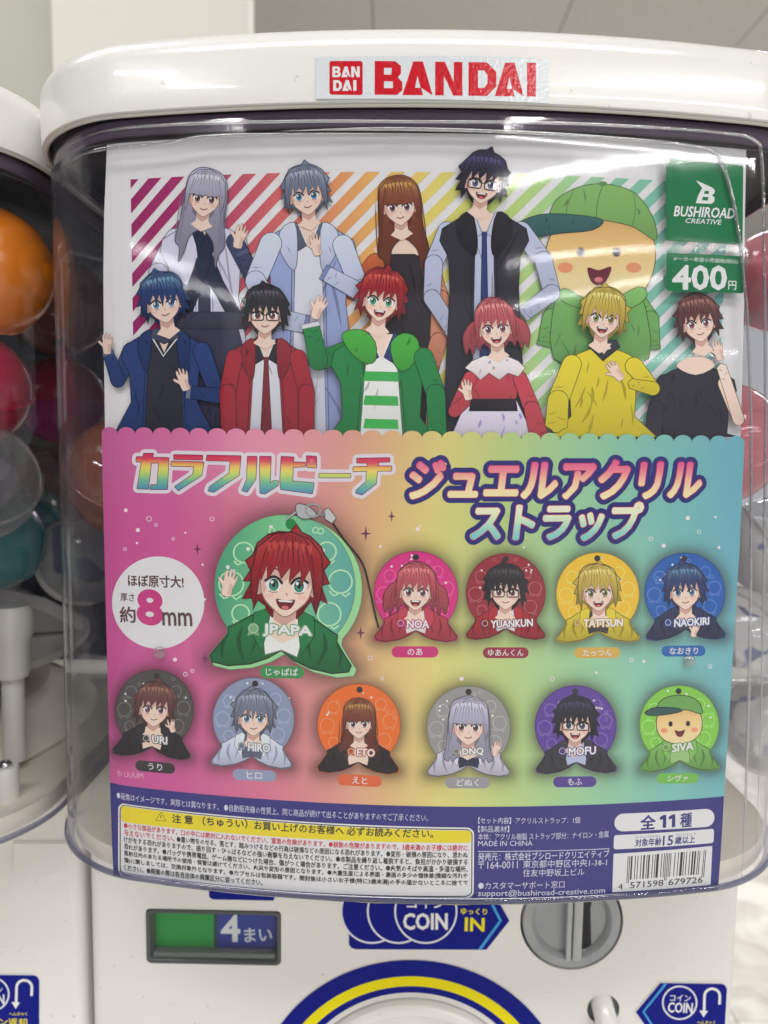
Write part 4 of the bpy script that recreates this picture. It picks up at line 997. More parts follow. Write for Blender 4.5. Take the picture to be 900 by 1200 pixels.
def person_H(p):     # crimson hair, green jacket, striped shirt
    G1 = C(34, 122, 66); G2 = C(66, 160, 60)
    arm(p, [(410, 412), (374, 424), (366, 386)], 15, 12, G1, C(206, 210, 218), 1); hand(p, 374, 362, 13, .35)
    coat(p, 447, 394, 56, 512, G1, C(224, 228, 226), None, 22, None, 1.1, 12, C(44, 60, 112), iw=.36)
    p.layer += 1
    for y in (436, 464, 491): p.poly([(428, y), (466, y+1), (467, y+12), (426, y+11)], C(60, 168, 80), up=False)
    cloth(p, [(402, 392), (424, 388), (440, 402), (440, 424), (426, 426), (408, 410)], G2, 1, 23, smooth=True); cloth(p, [(458, 404), (472, 392), (488, 398), (490, 418), (474, 436), (462, 428)], G2, 1, 24, smooth=True)
    arm(p, [(496, 420), (510, 462), (512, 512)], 14, 13, G1, None, 2)
    head(p, 447, 351, 21.5, C(150, 34, 44), C(214, 100, 88), 0, .12, (50, 140, 104), 1, var=1)
def person_I(p):     # rose hair, red frilled top, white skirt
    T1 = C(180, 64, 76)
    cloth(p, [(546, 470), (604, 470), (624, 512), (528, 512)], C(206, 200, 218), 8, 27, shade=C(150, 142, 186))
    cloth(p, [(546, 438), (560, 430), (596, 430), (610, 438), (602, 474), (552, 474)], T1, 5, 26); cloth(p, [(551, 468), (603, 468), (605, 482), (549, 482)], C(34, 30, 36), 0)
    arm(p, [(550, 444), (532, 482), (546, 470)], 10, 8, T1, None, 1); arm(p, [(608, 444), (622, 480), (630, 512)], 10, 13, T1, None, 2)
    cloth(p, [(544, 432), (552, 424), (566, 418), (592, 418), (606, 424), (614, 432), (606, 442), (594, 438), (584, 446), (572, 438), (562, 446), (554, 438)], C(224, 216, 218), 4, 28, shade=C(170, 160, 176))
    head(p, 579, 383, 20, C(184, 84, 94), C(236, 156, 152), 3, -.10, (130, 66, 66), 1, var=1); hand(p, 546, 458, 11, -.2)
def person_J(p):     # yellow hair, loose yellow shirt
    Y1 = C(208, 192, 48)
    coat(p, 704, 410, 46, 512, Y1, None, None, 29, None, 1.35, 14)
    arm(p, [(668, 428), (652, 470), (650, 500)], 14, 16, Y1, None, 1); cloth(p, [(688, 408), (704, 424), (724, 408), (720, 400), (692, 400)], C(50, 52, 62), 0); p.poly([(696, 404), (714, 404), (705, 416)], SK)
    arm(p, [(740, 430), (762, 456), (736, 450)], 13, 7, Y1, None, 2); hand(p, 718, 436, 12, -.7)
    head(p, 705, 371, 20.5, C(192, 168, 70), C(240, 226, 146), 0, .13, (130, 120, 50), 1, var=2)
def person_K(p):     # brown hair, black shirt
    K1 = C(42, 42, 52)
    coat(p, 812, 430, 46, 512, K1, None, None, 30, None, 1.1, 10); p.poly(cr([(790, 430), (804, 420), (824, 420), (834, 430), (812, 440)], n=3), SK)
    arm(p, [(776, 448), (766, 480), (762, 512)], 11, 12, K1, None, 1)
    arm(p, [(846, 450), (862, 492), (842, 430)], 10, 7, SK, None, 2); hand(p, 838, 412, 11, -.3)
    head(p, 815, 377, 19.5, C(94, 60, 60), C(172, 124, 116), 0, -.15, (140, 76, 86), var=1)
COLS = {'C': person_C, 'E': person_E, 'A': person_A, 'B': person_B, 'D': person_D, 'F': person_F, 'G': person_G, 'K': person_K, 'I': person_I, 'J': person_J, 'H': person_H}
LAB = dict(A='printed figure with long silver hair and pale robe', B='printed figure with grey hair and pale blue jacket', C='printed figure with long auburn hair and dark top', D='printed figure with black hair, glasses and waistcoat',
           E='printed round-headed figure in a green cap', F='printed figure with dark blue hair and navy coat', G='printed figure with black hair and red jacket', H='printed figure with crimson hair and green jacket',
           I='printed figure with rose hair and frilled red top', J='printed figure with yellow hair and yellow shirt', K='printed figure with brown hair and black shirt')
lay0 = 3
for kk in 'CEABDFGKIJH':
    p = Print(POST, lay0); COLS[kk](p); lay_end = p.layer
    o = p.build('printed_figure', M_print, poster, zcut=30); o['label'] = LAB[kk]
    lay0 = lay_end if kk in 'CBDG' else lay0
    if kk in 'EAFKIJ': lay0 = max(lay0, lay_end-14)
FIG_TOP = lay_end
print('figure layers', FIG_TOP)
KH = [(0, -1.0)]+[(math.sin(t), -math.cos(t)) for t in np.linspace(.2, 2.25, 16)]+[(.77, .72), (.88, .88), (1.0, 1.04), (.97, 1.13), (.74, 1.17), (.42, 1.12), (.18, 1.02), (0, .90)]
KH = KH+[(-x, y) for x, y in KH[1:-1]][::-1]; KH = np.array(KH)
HALO = [(487, 693, 48.5, 1.0, 0), (591, 693, 46, 1.0, 0), (697.5, 694, 48, 1.0, -.01), (798.5, 693, 46.5, 1.0, -.02), (184, 829, 45.5, 1.03, .07), (299, 839, 47, 1.02, .045), (421, 846, 48, 1.0, .02), (548, 849, 48.5, 1.0, 0), (672, 847, 47, 1.0, -.015), (792, 846, 46, 1.0, -.02), (340, 687, 84, 1.0, .075)]
HL = []
for cx, cy, R, sy, rot in HALO:
    q = np.array([(cx+x*R*math.cos(rot)-y*R*sy*math.sin(rot), cy+x*R*math.sin(rot)+y*R*sy*math.cos(rot)) for x, y in KH]); q = cr(q, n=3)
    HL.append((POST.W(q), R))
PXW = float(WP(401, 760)[0]-WP(400, 760)[0])
def bgh(xz):
    c = bg(xz); dark = np.zeros(len(xz))
    for q, R in HL:
        m = np.where((xz[:, 0] > q[:, 0].min()-24*PXW) & (xz[:, 0] < q[:, 0].max()+24*PXW) & (xz[:, 1] > q[:, 1].min()-24*PXW) & (xz[:, 1] < q[:, 1].max()+24*PXW))[0]
        if not len(m): continue
        pt = xz[m]; d = np.full(len(m), 1e9); ins = np.zeros(len(m), bool)
        for i in range(len(q)):
            a, b = q[i-1], q[i]; ab = b-a; t = np.clip(((pt-a)@ab)/(ab@ab), 0, 1); d = np.minimum(d, np.hypot(*(pt-a-t[:, None]*ab).T))
            cr_ = (a[1] > pt[:, 1]) != (b[1] > pt[:, 1]); xi = (b[0]-a[0])*(pt[:, 1]-a[1])/((b[1]-a[1]) if b[1] != a[1] else 1e-12)+a[0]; ins ^= cr_ & (pt[:, 0] < xi)
        w_ = 11 if R < 60 else 17
        k = np.exp(-(d/(w_*PXW))**1.5)*.66; k[ins] = .7; dark[m] = np.maximum(dark[m], k)
    return c*(1-dark)[:, None]+np.array(C(70, 46, 52))*dark[:, None]*.55
# ------------------------------------------------------------------ lower panel with scalloped edge
LB = FIG_TOP+1
p = Print(POST, LB)
zz = np.linspace(zSC, zBL, 150)
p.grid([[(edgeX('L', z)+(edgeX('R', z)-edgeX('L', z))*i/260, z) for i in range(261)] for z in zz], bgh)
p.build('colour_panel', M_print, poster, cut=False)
p = Print(POST, LB)
nsc = 34; xs = np.linspace(edgeX('L', zSC), edgeX('R', zSC), nsc+1); rr = (xs[1]-xs[0])/2
for i in range(nsc):
    c = (xs[i]+xs[i+1])/2; th = np.linspace(0, math.pi, 11)
    p.poly([(c-rr*.995*math.cos(t), zSC+rr*.72*math.sin(t)) for t in th][::-1]+[(xs[i]+1e-5, zSC+1e-6)], bg, px=False, up=False)
p.build('scalloped_edge', M_print, poster)
p = Print(POST, LB); NAVY = C(52, 50, 122)
strip(zBL-1e-5, zB, NAVY, p, 6); p.build('navy_band', M_print, poster)
# bubbles and sparkles
p = Print(POST, LB+1); rnd = random.Random(4); cw = C(236, 214, 224)
for x, y, r_, f in [(151, 597, 2.2, 1), (178, 607, 2.8, 0), (186, 614, 1.6, 0), (165, 620, 2.4, 1), (164, 635, 1.4, 1), (150, 642, 1.7, 0), (206, 630, 1.6, 0), (251, 607, 2.3, 0), (220, 623, 1.2, 1), (208, 770, 2.4, 1), (228, 783, 1.8, 0), (220, 787, 2.2, 0),
                     (300, 800, 1.6, 1), (446, 639, 1.6, 1), (489, 619, 2.2, 1), (802, 606, 2.6, 1), (759, 630, 2.2, 0), (774, 638, 2.4, 1), (834, 605, 1.4, 1), (815, 622, 2.0, 0), (737, 770, 2.2, 0), (751, 772, 1.7, 1), (696, 785, 1.5, 1), (645, 792, 2.2, 0),
                     (540, 792, 2.4, 1), (434, 768, 2.4, 0), (448, 792, 1.8, 0), (828, 778, 2.0, 0), (340, 815, 1.5, 1), (612, 640, 1.3, 1), (240, 660, 1.3, 1), (492, 615, 1.2, 1), (838, 640, 1.7, 1)]:
    if f: p.poly(ell(x, y, r_, r_, 14), cw, up=False)
    else: p.line(ell(x, y, r_, r_, 16), .7, cw, closed=True, up=False)
for x, y, r_ in [(234, 642, 7), (429, 624, 9), (459, 604, 7), (423, 739, 8), (243, 769, 6), (242, 768, 3), (150, 700, 0)]:
    if r_: p.poly([(x+(r_ if i % 2 == 0 else r_*.22)*math.cos(i*math.pi/4)*(.72 if i % 4 == 0 else 1), y+(r_ if i % 2 == 0 else r_*.22)*math.sin(i*math.pi/4)) for i in range(8)], C(110, 58, 80), up=False)
tag(p.build('bubble_pattern', M_print, poster), kind='stuff')
# --- title one: chunky lettering
K = 2.8125
g1 = [[(38, 43), (60, 43), (62, 32), (93, 32), (90, 45), (143, 46), (138, 148), (82, 148), (84, 134), (106, 134), (111, 62), (86, 62), (76, 147), (40, 146), (55, 60), (37, 58)],
      [(160, 36), (253, 38), (252, 52), (160, 50)], [(152, 57), (257, 60), (250, 103), (175, 152), (163, 140), (222, 100), (226, 74), (151, 72)],
      [(268, 38), (378, 40), (372, 102), (290, 157), (272, 153), (277, 140), (340, 96), (344, 56), (266, 54)],
      [(400, 42), (430, 42), (426, 115), (398, 157), (382, 152), (398, 115)], [(440, 42), (476, 42), (473, 128), (486, 120), (501, 122), (498, 136), (456, 163), (441, 160)],
      [(510, 42), (550, 44), (548, 60), (588, 61), (588, 74), (548, 76), (546, 122), (616, 128), (610, 162), (508, 148), (506, 120)], [(592, 40), (624, 42), (624, 78), (594, 76)],
      [(634, 97), (735, 98), (735, 110), (632, 110)],
      [(756, 48), (862, 46), (862, 58), (826, 60), (825, 73), (868, 73), (868, 88), (822, 88), (818, 130), (772, 166), (752, 160), (756, 150), (786, 124), (788, 88), (744, 90), (744, 76), (790, 74), (790, 62), (756, 62)]]
g1 = [[(150+x/K, 520+y/K) for x, y in g] for g in g1]
p = Print(POST, LB+1); p.dilate(g1, 5.0, C(214, 206, 216), 20); p.layer += 1
p.dilate(g1, .8, C(120, 30, 80), 8); tg = vgrad(POST, 310, [533, 541, 549, 557, 565, 576], [C(196, 40, 88), C(210, 76, 92), C(226, 204, 96), C(180, 206, 104), C(110, 180, 150), C(74, 140, 170)])
p.polys(g1, tg); p.poly([(364.5, 538), (368, 538.2), (368, 544), (364.7, 543.8)], C(205, 120, 140)); p.build('title_lettering', M_print, poster, zcut=14)
# --- title two
p = Print(POST, LB+1); NV = C(42, 40, 112)
t2 = [('ジュエルアクリル', (481, 583), (816, 582), 43), ('ストラップ', (551, 632), (748, 630), 42)]
for a_ in t2: p.text(*a_, NV, stamp=8.2, ns=22, shear=.12)
p.layer += 1; 
for a_ in t2: p.text(*a_, C(190, 50, 106), stamp=2.8, ns=10, shear=.12)
tg1 = vgrad(POST, 640, [540, 552, 566, 584, 592, 604, 618, 633], [C(214, 84, 140), C(226, 130, 140), C(240, 200, 160), C(244, 224, 170), C(246, 226, 200), C(214, 226, 190), C(150, 208, 190), C(110, 190, 190)])
for a_ in t2: p.text(*a_, tg1, stamp=2.0, ns=8, shear=.12)
p.build('subtitle_lettering', M_print, poster, zcut=12)
# --- speech bubble
p = Print(POST, LB+1); p.poly(ell(188.5, 704, 53.5, 53.5, 56), (.76, .76, .78)); p.poly([(236, 694), (244.5, 700), (236, 707)], (.76, .76, .78), up=False, dl=.4)
BRN = C(96, 70, 76); MAG = C(196, 66, 130)
p.text('ほぼ原寸大!', (154, 685), (218, 687), 13.5, BRN, bold=.03); p.text('厚さ', (145, 702), (161, 703), 9, BRN, bold=.02)
p.text('約', (145, 727), (163, 727), 18, BRN, bold=.025); p.text('8', (166, 727), (192, 729), 37, MAG, bold=.07, res=4); p.text('mm', (194, 730), (228, 731), 15, BRN, bold=.03)
p.build('thickness_bubble', M_print, poster)
p = Print(POST, LB+2); p.text('© UUUM', (141, 905), (171, 908), 6.5, C(220, 170, 196)); p.build('copyright_lettering', M_print, poster)
# ------------------------------------------------------------------ strap pictures
KH = [(0, -1.0)]+[(math.sin(t), -math.cos(t)) for t in np.linspace(.2, 2.25, 16)]+[(.77, .72), (.88, .88), (1.0, 1.04), (.97, 1.13), (.74, 1.17), (.42, 1.12), (.18, 1.02), (0, .90)]
KH = KH+[(-x, y) for x, y in KH[1:-1]][::-1]; KH = np.array(KH)
def bust(p, T, sR, hair, hl, coat_, inner, style, eye, mouth, cx, cy, tilt, extra=None, hs=.40, hnd=None, gl=False):
    # shoulders clipped by the strap's own outline
    low = KH[(KH[:, 1] > .62)]
    right = [tuple(v) for v in KH if v[0] >= 0 and v[1] > .60]; left_ = [(-x, y) for x, y in right[::-1]][1:]
    body = [(.20, .36), (.46, .44), (.68, .58)]+right+left_+[(-.68, .58), (-.46, .44), (-.20, .36)]
    ex = float(cx); f = cg(ex, cy+.35*sR, cy+1.15*sR, coat_, 1.2, .7)
    p.stroke_fill(T([(x*.975, y*.985) for x, y in body]), f, sR*.018, mixc(dk_(coat_, .25), INK, .4))
    dk = dk_(coat_, .5); p.layer += 1
    for sx in (-1, 1):
        p.line(T(cr([(sx*.56, .60), (sx*.60, .82), (sx*.50, 1.08)], False, 4)), sR*.06, dk, taper=True, up=False)
        p.line(T(cr([(sx*.74, .70), (sx*.82, .88), (sx*.80, 1.08)], False, 4)), sR*.05, dk, taper=True, up=False)
        p.line(T(cr([(sx*.40, .56), (sx*.36, .76), (sx*.42, .98)], False, 4)), sR*.04, dk, taper=True, up=False)
    p.stroke_fill(T([(-.20, .32), (.20, .32), (.28, .66), (.22, .96), (0, .88), (-.22, .96), (-.28, .66)]), inner, sR*.014, dk_(inner, .4))
    for sx in (-1, 1): p.stroke_fill(T([(sx*.18, .30), (sx*.42, .40), (sx*.44, .66), (sx*.27, .92), (sx*.22, .62)]), dk_(coat_, 1.25 if extra != 'dark' else .7), sR*.014, dk_(coat_, .25))
    if hnd is not None:
        c_ = T([hnd[:2]])[0]; hand(p, c_[0], c_[1], sR*.17, hnd[2])
    if extra == 'cap':       # plain round-headed child in a cap
        G1 = C(104, 160, 84); hc = vgrad(POST, cx, [cy-.5*sR, cy-.1*sR, cy+.4*sR], [C(214, 170, 108), C(232, 200, 138), C(236, 212, 160)])
        p.stroke_fill(T(cr([(-.56, -.2), (-.52, .22), (-.22, .44), (.2, .44), (.52, .22), (.56, -.2), (.3, -.5), (-.3, -.5)], n=4)), hc, sR*.02, C(70, 50, 40))
        p.stroke_fill(T(cr([(-.56, -.28), (-.5, -.58), (-.2, -.74), (.2, -.74), (.5, -.58), (.58, -.28), (.2, -.38), (-.2, -.38)], n=4)), G1, sR*.02, C(34, 50, 36))
        p.stroke_fill(T(cr([(-.86, -.34), (-.6, -.46), (-.1, -.44), (.08, -.36), (-.3, -.28), (-.7, -.26)], n=4)), C(48, 84, 84), sR*.02, C(24, 34, 36))
        p.layer += 1
        for sx in (-1, 1): p.poly(T(ell(sx*.22, -.04, .055, .07, 10)), INK, up=False); p.poly(T(ell(sx*.38, .12, .09, .06, 10)), C(226, 150, 110), up=False)
        p.poly(T(cr([(-.12, .12), (0, .15), (.14, .12), (.06, .28), (-.06, .27)], n=3)), C(110, 40, 56), up=False); return
    c = T([(0.0, -.10)])[0]; head(p, c[0], c[1], sR*hs, hair, hl, style, tilt, eye, mouth, glasses=gl, var=int(cx) % 3, lmax=2.15)
BX = {'JPAPA': dict(hnd=(-.80, .02, .2), hs=.41), 'HIRO': dict(hnd=(.02, .56, .0)), 'DNQ': dict(hnd=(.66, .50, .2)), 'URI': dict(hnd=(.46, .34, -.3)), 'MOFU': dict(gl=True), 'YUANKUN': dict(gl=True), 'ETO': dict(hs=.33), 'SIVA': dict(extra='cap'), 'NAOKIRI': dict(hnd=(.22, .92, .2))}
def strap(cx, cy, R, sy, rot, colr, name, kana, pillc, pc_, bustargs, names_xy, big=False, edge=None):
    t = bpy.data.objects.new('strap_picture', None); COL.objects.link(t); t.parent = poster; t['label'] = LABS[name]
    c, s_ = math.cos(rot), math.sin(rot)
    T = lambda l, k=1.0: np.array([(cx+(x*k*R)*c-(y*k*R*sy)*s_, cy+(x*k*R)*s_+(y*k*R*sy)*c) for x, y in l])
    p = Print(POST, LB+3)
    if edge is not None: p.stroke_fill(T([(x+.05, y+.035) for x, y in KH]), edge, .7, tuple(v*.4 for v in edge)); p.stroke_fill(T([(x*.97-.02, y*.985) for x, y in KH]), colr, .7, tuple(v*.4 for v in edge))
    else: p.stroke_fill(T(KH), colr, .8, tuple(v*.5 for v in colr))
    hl = tuple(min(.8, v*1.15+.10) for v in (colr if not callable(colr) else edge)); lw_ = R*.022
    p.layer += 1
    rnd = random.Random(hash(kana) % 97 if False else len(kana)*7+int(cx))
    for ix, iy, r_ in ((-.62, -.42, .14), (.52, -.52, .13), (-.76, .02, .17), (.74, -.12, .16), (-.60, .42, .12), (.62, .34, .16)):
        p.line(T(ell(ix, iy, r_, r_, 18)), lw_, hl, closed=True, up=False)
        p.line(T([(ix-r_*.9, iy+r_*.9), (ix-r_*.5, iy+r_*1.25), (ix-.02, iy+r_*1.08)]), lw_, hl, up=False); p.line(T([(ix+r_*.9, iy+r_*.9), (ix+r_*.5, iy+r_*1.25), (ix+.04, iy+r_*1.08)]), lw_, hl, up=False)
    for i in range(10):
        a_ = rnd.uniform(3.3, 6.1); d_ = rnd.uniform(.62, .92); q = (d_*math.cos(a_), d_*math.sin(a_))
        if i % 3 == 0: p.line(T(ell(q[0], q[1], .04, .04, 10)), lw_*.8, hl, closed=True, up=False)
        else: p.poly(T(ell(q[0], q[1], .028, .028, 10)), (.78, .78, .8), up=False)
    p.poly(T(ell(0, -.86, .075, .075, 16)), (.03, .03, .035) if not big else C(40, 130, 70))
    ba = list(bustargs); ba[7], ba[8] = cx, cy; bust(p, T, R, *ba, **BX.get(name, {}))
    p.build('strap_print', M_print, t, zcut=12)
    # name lettering
    p = Print(POST, p.layer+2); (xa_, ya_), (xb_, yb_), hh = names_xy
    dkc = tuple(v*.45 for v in bustargs[2]); oc = dk_(edge if edge else colr, .62)
    p.text(name, (xa_, ya_), (xb_, yb_), hh, oc, stamp=max(1.3, R*.022), ns=12); p.text(name, (xa_, ya_), (xb_, yb_), hh, (.80, .80, .82), stamp=hh*.045, ns=8)
    ix, iy, ir = xa_-hh*.85, ya_-hh*.62, hh*.48
    p.layer += 1; p.poly(ell(ix, iy, ir, ir, 18), oc, up=False); p.poly([(ix-ir*1.1, iy+ir*1.35), (ix-ir*.9, iy+ir*.6), (ix, iy+ir*.7), (ix+ir*.9, iy+ir*.6), (ix+ir*1.1, iy+ir*1.35), (ix, iy+ir*1.0)], oc, up=False, dl=.4)
    p.line(ell(ix, iy, ir*.8, ir*.8, 16), .5, (.72, .72, .74), closed=True)
    p.build('name_lettering', M_print, t)
    p = Print(POST, LB+3); px, py, pw, ph = pc_
    q = rrect(-pw/2, -ph/2, pw/2, ph/2, ph/2-.1, 6); r2 = .02 if cx < 450 else (-.01 if cx > 650 else .0)
    if cy > 780 and cx < 450: r2 = .09 if cx < 250 else .05
    p.poly([(px+x, py+y+x*r2) for x, y in q], pillc)
    kw = ph*.66*len(kana)*.5; p.text(kana, (px-kw, py+ph*.30-kw*r2), (px+kw, py+ph*.30+kw*r2), ph*.62, (.72, .72, .74), bold=.02)
    p.build('name_tag', M_print, t)
LABS = {'JPAPA': 'large green round strap picture with a crimson-haired figure', 'NOA': 'pink strap picture', 'YUANKUN': 'dark red strap picture', 'TATTSUN': 'yellow strap picture', 'NAOKIRI': 'blue strap picture',
        'URI': 'dark grey-green strap picture', 'HIRO': 'slate blue-grey strap picture', 'ETO': 'orange strap picture', 'DNQ': 'mid grey strap picture', 'MOFU': 'purple strap picture', 'SIVA': 'lime green strap picture'}
gJ = lambda xz: ramp([0, .5, 1], [C(66, 150, 120), C(120, 196, 140), C(90, 160, 160)])((xz[:, 0]-WP(250, 680)[0])/(WP(420, 680)[0]-WP(250, 680)[0]))
strap(487, 693, 48.5, 1.0, .0, C(206, 52, 128), 'NOA', 'のあ', C(196, 50, 116), (486, 761, 54, 13), (C(184, 84, 94), C(226, 140, 140), C(170, 60, 76), C(222, 214, 214), 3, (120, 60, 60), 1, 0, 0, .03), ((477, 733), (502, 733), 9))
strap(591, 693, 46, 1.0, .0, C(144, 44, 56), 'YUANKUN', 'ゆあんくん', C(146, 46, 66), (591, 762, 53, 12.5), (C(38, 34, 40), C(86, 82, 88), C(156, 38, 50), C(212, 212, 220), 0, (120, 60, 50), 0, 0, 0, .02), ((574, 733), (622, 731), 8.5))
strap(697.5, 694, 48, 1.0, -.01, C(226, 184, 52), 'TATTSUN', 'たっつん', C(206, 168, 76), (697, 762, 53, 12.5), (C(190, 168, 74), C(232, 216, 130), C(196, 180, 50), C(54, 54, 62), 0, (120, 110, 40), 1, 0, 0, -.05), ((681, 732), (726, 731), 8.5))
strap(798.5, 693, 46.5, 1.0, -.02, C(36, 92, 170), 'NAOKIRI', 'なおきり', C(40, 98, 168), (797, 760, 51, 12.5), (C(44, 62, 108), C(110, 150, 186), C(36, 46, 80), C(54, 58, 74), 0, (90, 120, 150), 0, 0, 0, -.04), ((786, 732), (826, 729), 8.5))
strap(184, 829, 45.5, 1.03, .07, C(78, 76, 74), 'URI', 'うり', C(56, 52, 56), (185, 894.5, 46, 12.5), (C(104, 66, 64), C(170, 124, 112), C(40, 38, 44), SK, 0, (130, 70, 80), 0, 0, 0, .06), ((182, 866), (199, 868), 8.5))
strap(299, 839, 47, 1.02, .045, C(136, 148, 176), 'HIRO', 'ヒロ', C(142, 152, 180), (300, 904, 50, 13), (C(116, 126, 146), C(170, 178, 196), C(196, 204, 226), C(92, 96, 116), 0, (60, 110, 150), 0, 0, 0, .02), ((293, 875), (318, 877), 9))
strap(421, 846, 48, 1.0, .02, C(226, 110, 46), 'ETO', 'えと', C(214, 100, 60), (422, 910, 51, 13), (C(120, 62, 48), C(204, 156, 84), C(42, 36, 40), SK, 2, (90, 50, 50), 0, 0, 0, .0), ((419, 881), (439, 882), 8.5))
strap(548, 849, 48.5, 1.0, .0, C(146, 146, 144), 'DNQ', 'どぬく', C(150, 148, 152), (547, 912.5, 52, 13), (C(176, 174, 196), C(214, 212, 230), C(196, 194, 212), C(44, 50, 72), 2, (110, 60, 60), 0, 0, 0, .03), ((541, 881), (565, 880), 8.5))
strap(672, 847, 47, 1.0, -.015, C(92, 66, 150), 'MOFU', 'もふ', C(84, 66, 142), (671, 911.5, 50, 12.5), (C(34, 34, 48), C(74, 70, 100), C(52, 52, 62), C(176, 184, 214), 0, (70, 70, 110), 1, 0, 0, .04), ((664, 881), (695, 879), 9))
strap(792, 846, 46, 1.0, -.02, C(128, 196, 76), 'SIVA', 'シヴァ', C(112, 182, 78), (790, 907.5, 48, 12), (C(104, 156, 76), C(150, 196, 110), C(112, 168, 84), C(150, 190, 120), 0, (40, 40, 40), 1, 0, 0, -.02), ((784, 877), (808, 874), 9))
strap(337, 685, 84, 1.0, .075, gJ, 'JPAPA', 'じゃぱぱ', C(58, 142, 82), (332, 784.5, 51, 14), (C(150, 34, 44), C(196, 78, 70), C(34, 110, 64), C(226, 228, 226), 0, (50, 130, 100), 1, 0, 0, .06), ((310.5, 742), (366, 745), 13.5), True, C(150, 208, 150))
# cord and clasp printed beside the large strap
p = Print(POST, LB+64)
p.line(cr([(391, 612), (405, 632), (425, 658), (434, 690), (441, 722), (444, 733)], False, 8), 2.0, (.02, .02, .02))
p.line([(336, 608), (352, 596)], 2.4, C(120, 124, 126)); p.line([(336, 608), (352, 596)], .9, C(200, 204, 204))
p.stroke_fill(cr([(349, 590), (362, 592), (372, 602), (360, 607), (350, 603)], n=4), C(170, 174, 176), .8, C(50, 50, 52)); p.line(ell(368, 597, 8.5, 7.5, 24), 2.2, C(150, 152, 154), closed=True)
p.stroke_fill([(381, 597), (386, 594), (395, 606), (390, 612), (382, 607)], C(186, 190, 190), .8, C(50, 50, 52)); p.line([(374, 602), (383, 602)], 2.2, C(130, 132, 134))
p.build('clasp_print', M_print, poster)
# ------------------------------------------------------------------ maker panel and price panel
GRN = C(20, 112, 68); PWH = (.74, .76, .76)
p = Print(POST, LB+1); p.poly(quad_rr((776.5, 189), (866, 198), (865, 290), (777, 285), 2.5), GRN)
p.poly([(811, 215), (830, 223.5), (833, 226.5), (832.6, 230), (829.8, 232.6), (832.8, 235.4), (832.4, 239.6), (829, 242.4), (811, 241.6), (813.6, 233), (818.4, 224)], PWH, holes=[[(821.4, 227.2), (826.6, 227.6), (825.6, 231), (820.4, 230.6)], [(819.2, 234.2), (825.6, 234.6), (824.8, 238.6), (818, 238.2)]])
p.text('BUSHIROAD', (785.5, 256.5), (856, 259.5), 11.8, PWH, bold=.045, shear=.2, stamp=.35, ns=6); p.text('CREATIVE', (799, 264.5), (841, 266.5), 5.6, PWH, bold=.02, shear=.2)
p.build('maker_panel', M_print, poster)
p = Print(POST, LB+1); p.poly(quad_rr((777, 299), (867.5, 303), (866.5, 346), (777, 343), 3), GRN)
p.text('メーカー希望小売価格(税込)', (784.5, 309), (860, 312.5), 6.0, PWH); p.text('400', (784.5, 341), (846, 341.5), 27, PWH, bold=.05, stamp=1.1, ns=10); p.text('円', (848.5, 341.5), (857.5, 341.8), 10, PWH, bold=.02)
p.build('price_panel', M_print, poster)
# ------------------------------------------------------------------ warning box
p = Print(POST, LB+1); WB = (.76, .76, .77); BK = (.03, .03, .03)
TL, TR_, BR_, BL_ = (142, 935.5), (554.5, 964.5), (554, 1046.5), (142, 1021)
def inset(d): return [(TL[0]+d, TL[1]+d), (TR_[0]-d, TR_[1]+d), (BR_[0]-d, BR_[1]-d), (BL_[0]+d, BL_[1]-d)]
zc = {}
def XZq(c4, r):     # corners in photo pixels but straight edges on the sheet
    q = POST.W(c4); return [tuple(v) for v in quad_rr(q[0], q[1], q[2], q[3], r*float(POST.W(401, 1000)[0]-POST.W(400, 1000)[0]))]
p.poly(XZq(inset(0), 9), WB, px=False); p.poly(XZq(inset(1.8), 8), BK, px=False); p.poly(XZq(inset(3.0), 7), WB, px=False)
yl = XZq([(145.2, 939), (551.4, 968), (551.4, 982.2), (145.2, 957.2)], 1.2); p.poly(XZq([(145.6, 939.2), (551, 968.1), (551, 982.2), (145.6, 957.4)], 4), C(226, 208, 40), px=False)
p.line([(145.6, 957.4), (551, 982.2)], 0.01, BK)
tri = [(192, 946.5), (197.5, 957), (185.5, 956.2)]; p.line(tri, 1.0, BK, closed=True); p.line([(191.7, 950), (191.6, 954)], .9, BK, up=False)
p.text('注 意 （ちゅうい）', (205, 959), (292, 965.5), 10, BK, bold=.03); p.text('お買い上げのお客様へ 必ずお読みください。', (300, 966.5), (507, 976.5), 10, BK, bold=.025)
RD = C(196, 40, 66)
rows = ['●小さな部品があります。口の中には絶対に入れないでください。窒息の危険があります。●誤飲の危険がありますので、3歳未満のお子様には絶対に',
        '与えないでください。●重い物をのせる、落とす、踏みつけるなどの行為は破損などの原因になる恐れがあります。●変形・破損の原因になり、思わぬ',
        'けがをする恐れがありますので、振り回す・ひっぱるなどの強い衝撃を与えないでください。●本製品を繰り返し着脱すると、負担がかかり破損する',
        '恐れがあります。●バッグや携帯電話、ゲーム機などにつけた場合、傷がつく場合があります。ご注意ください。●火気のそばや高温・多湿な場所、',
        '直射日光のあたる場所での使用・保管は避けてください。火災や変形の原因となります。●大量生産による表面・裏面の多少の個体差(微細な汚れや',
        '傷)に関しましては、交換対象外となります。●カプセルは包装容器です。開封後は小さいお子様(特に3歳未満)の手の届かないところに捨てて',
        'ください。●廃棄の際は各自治体の廃棄区分に従ってください。']
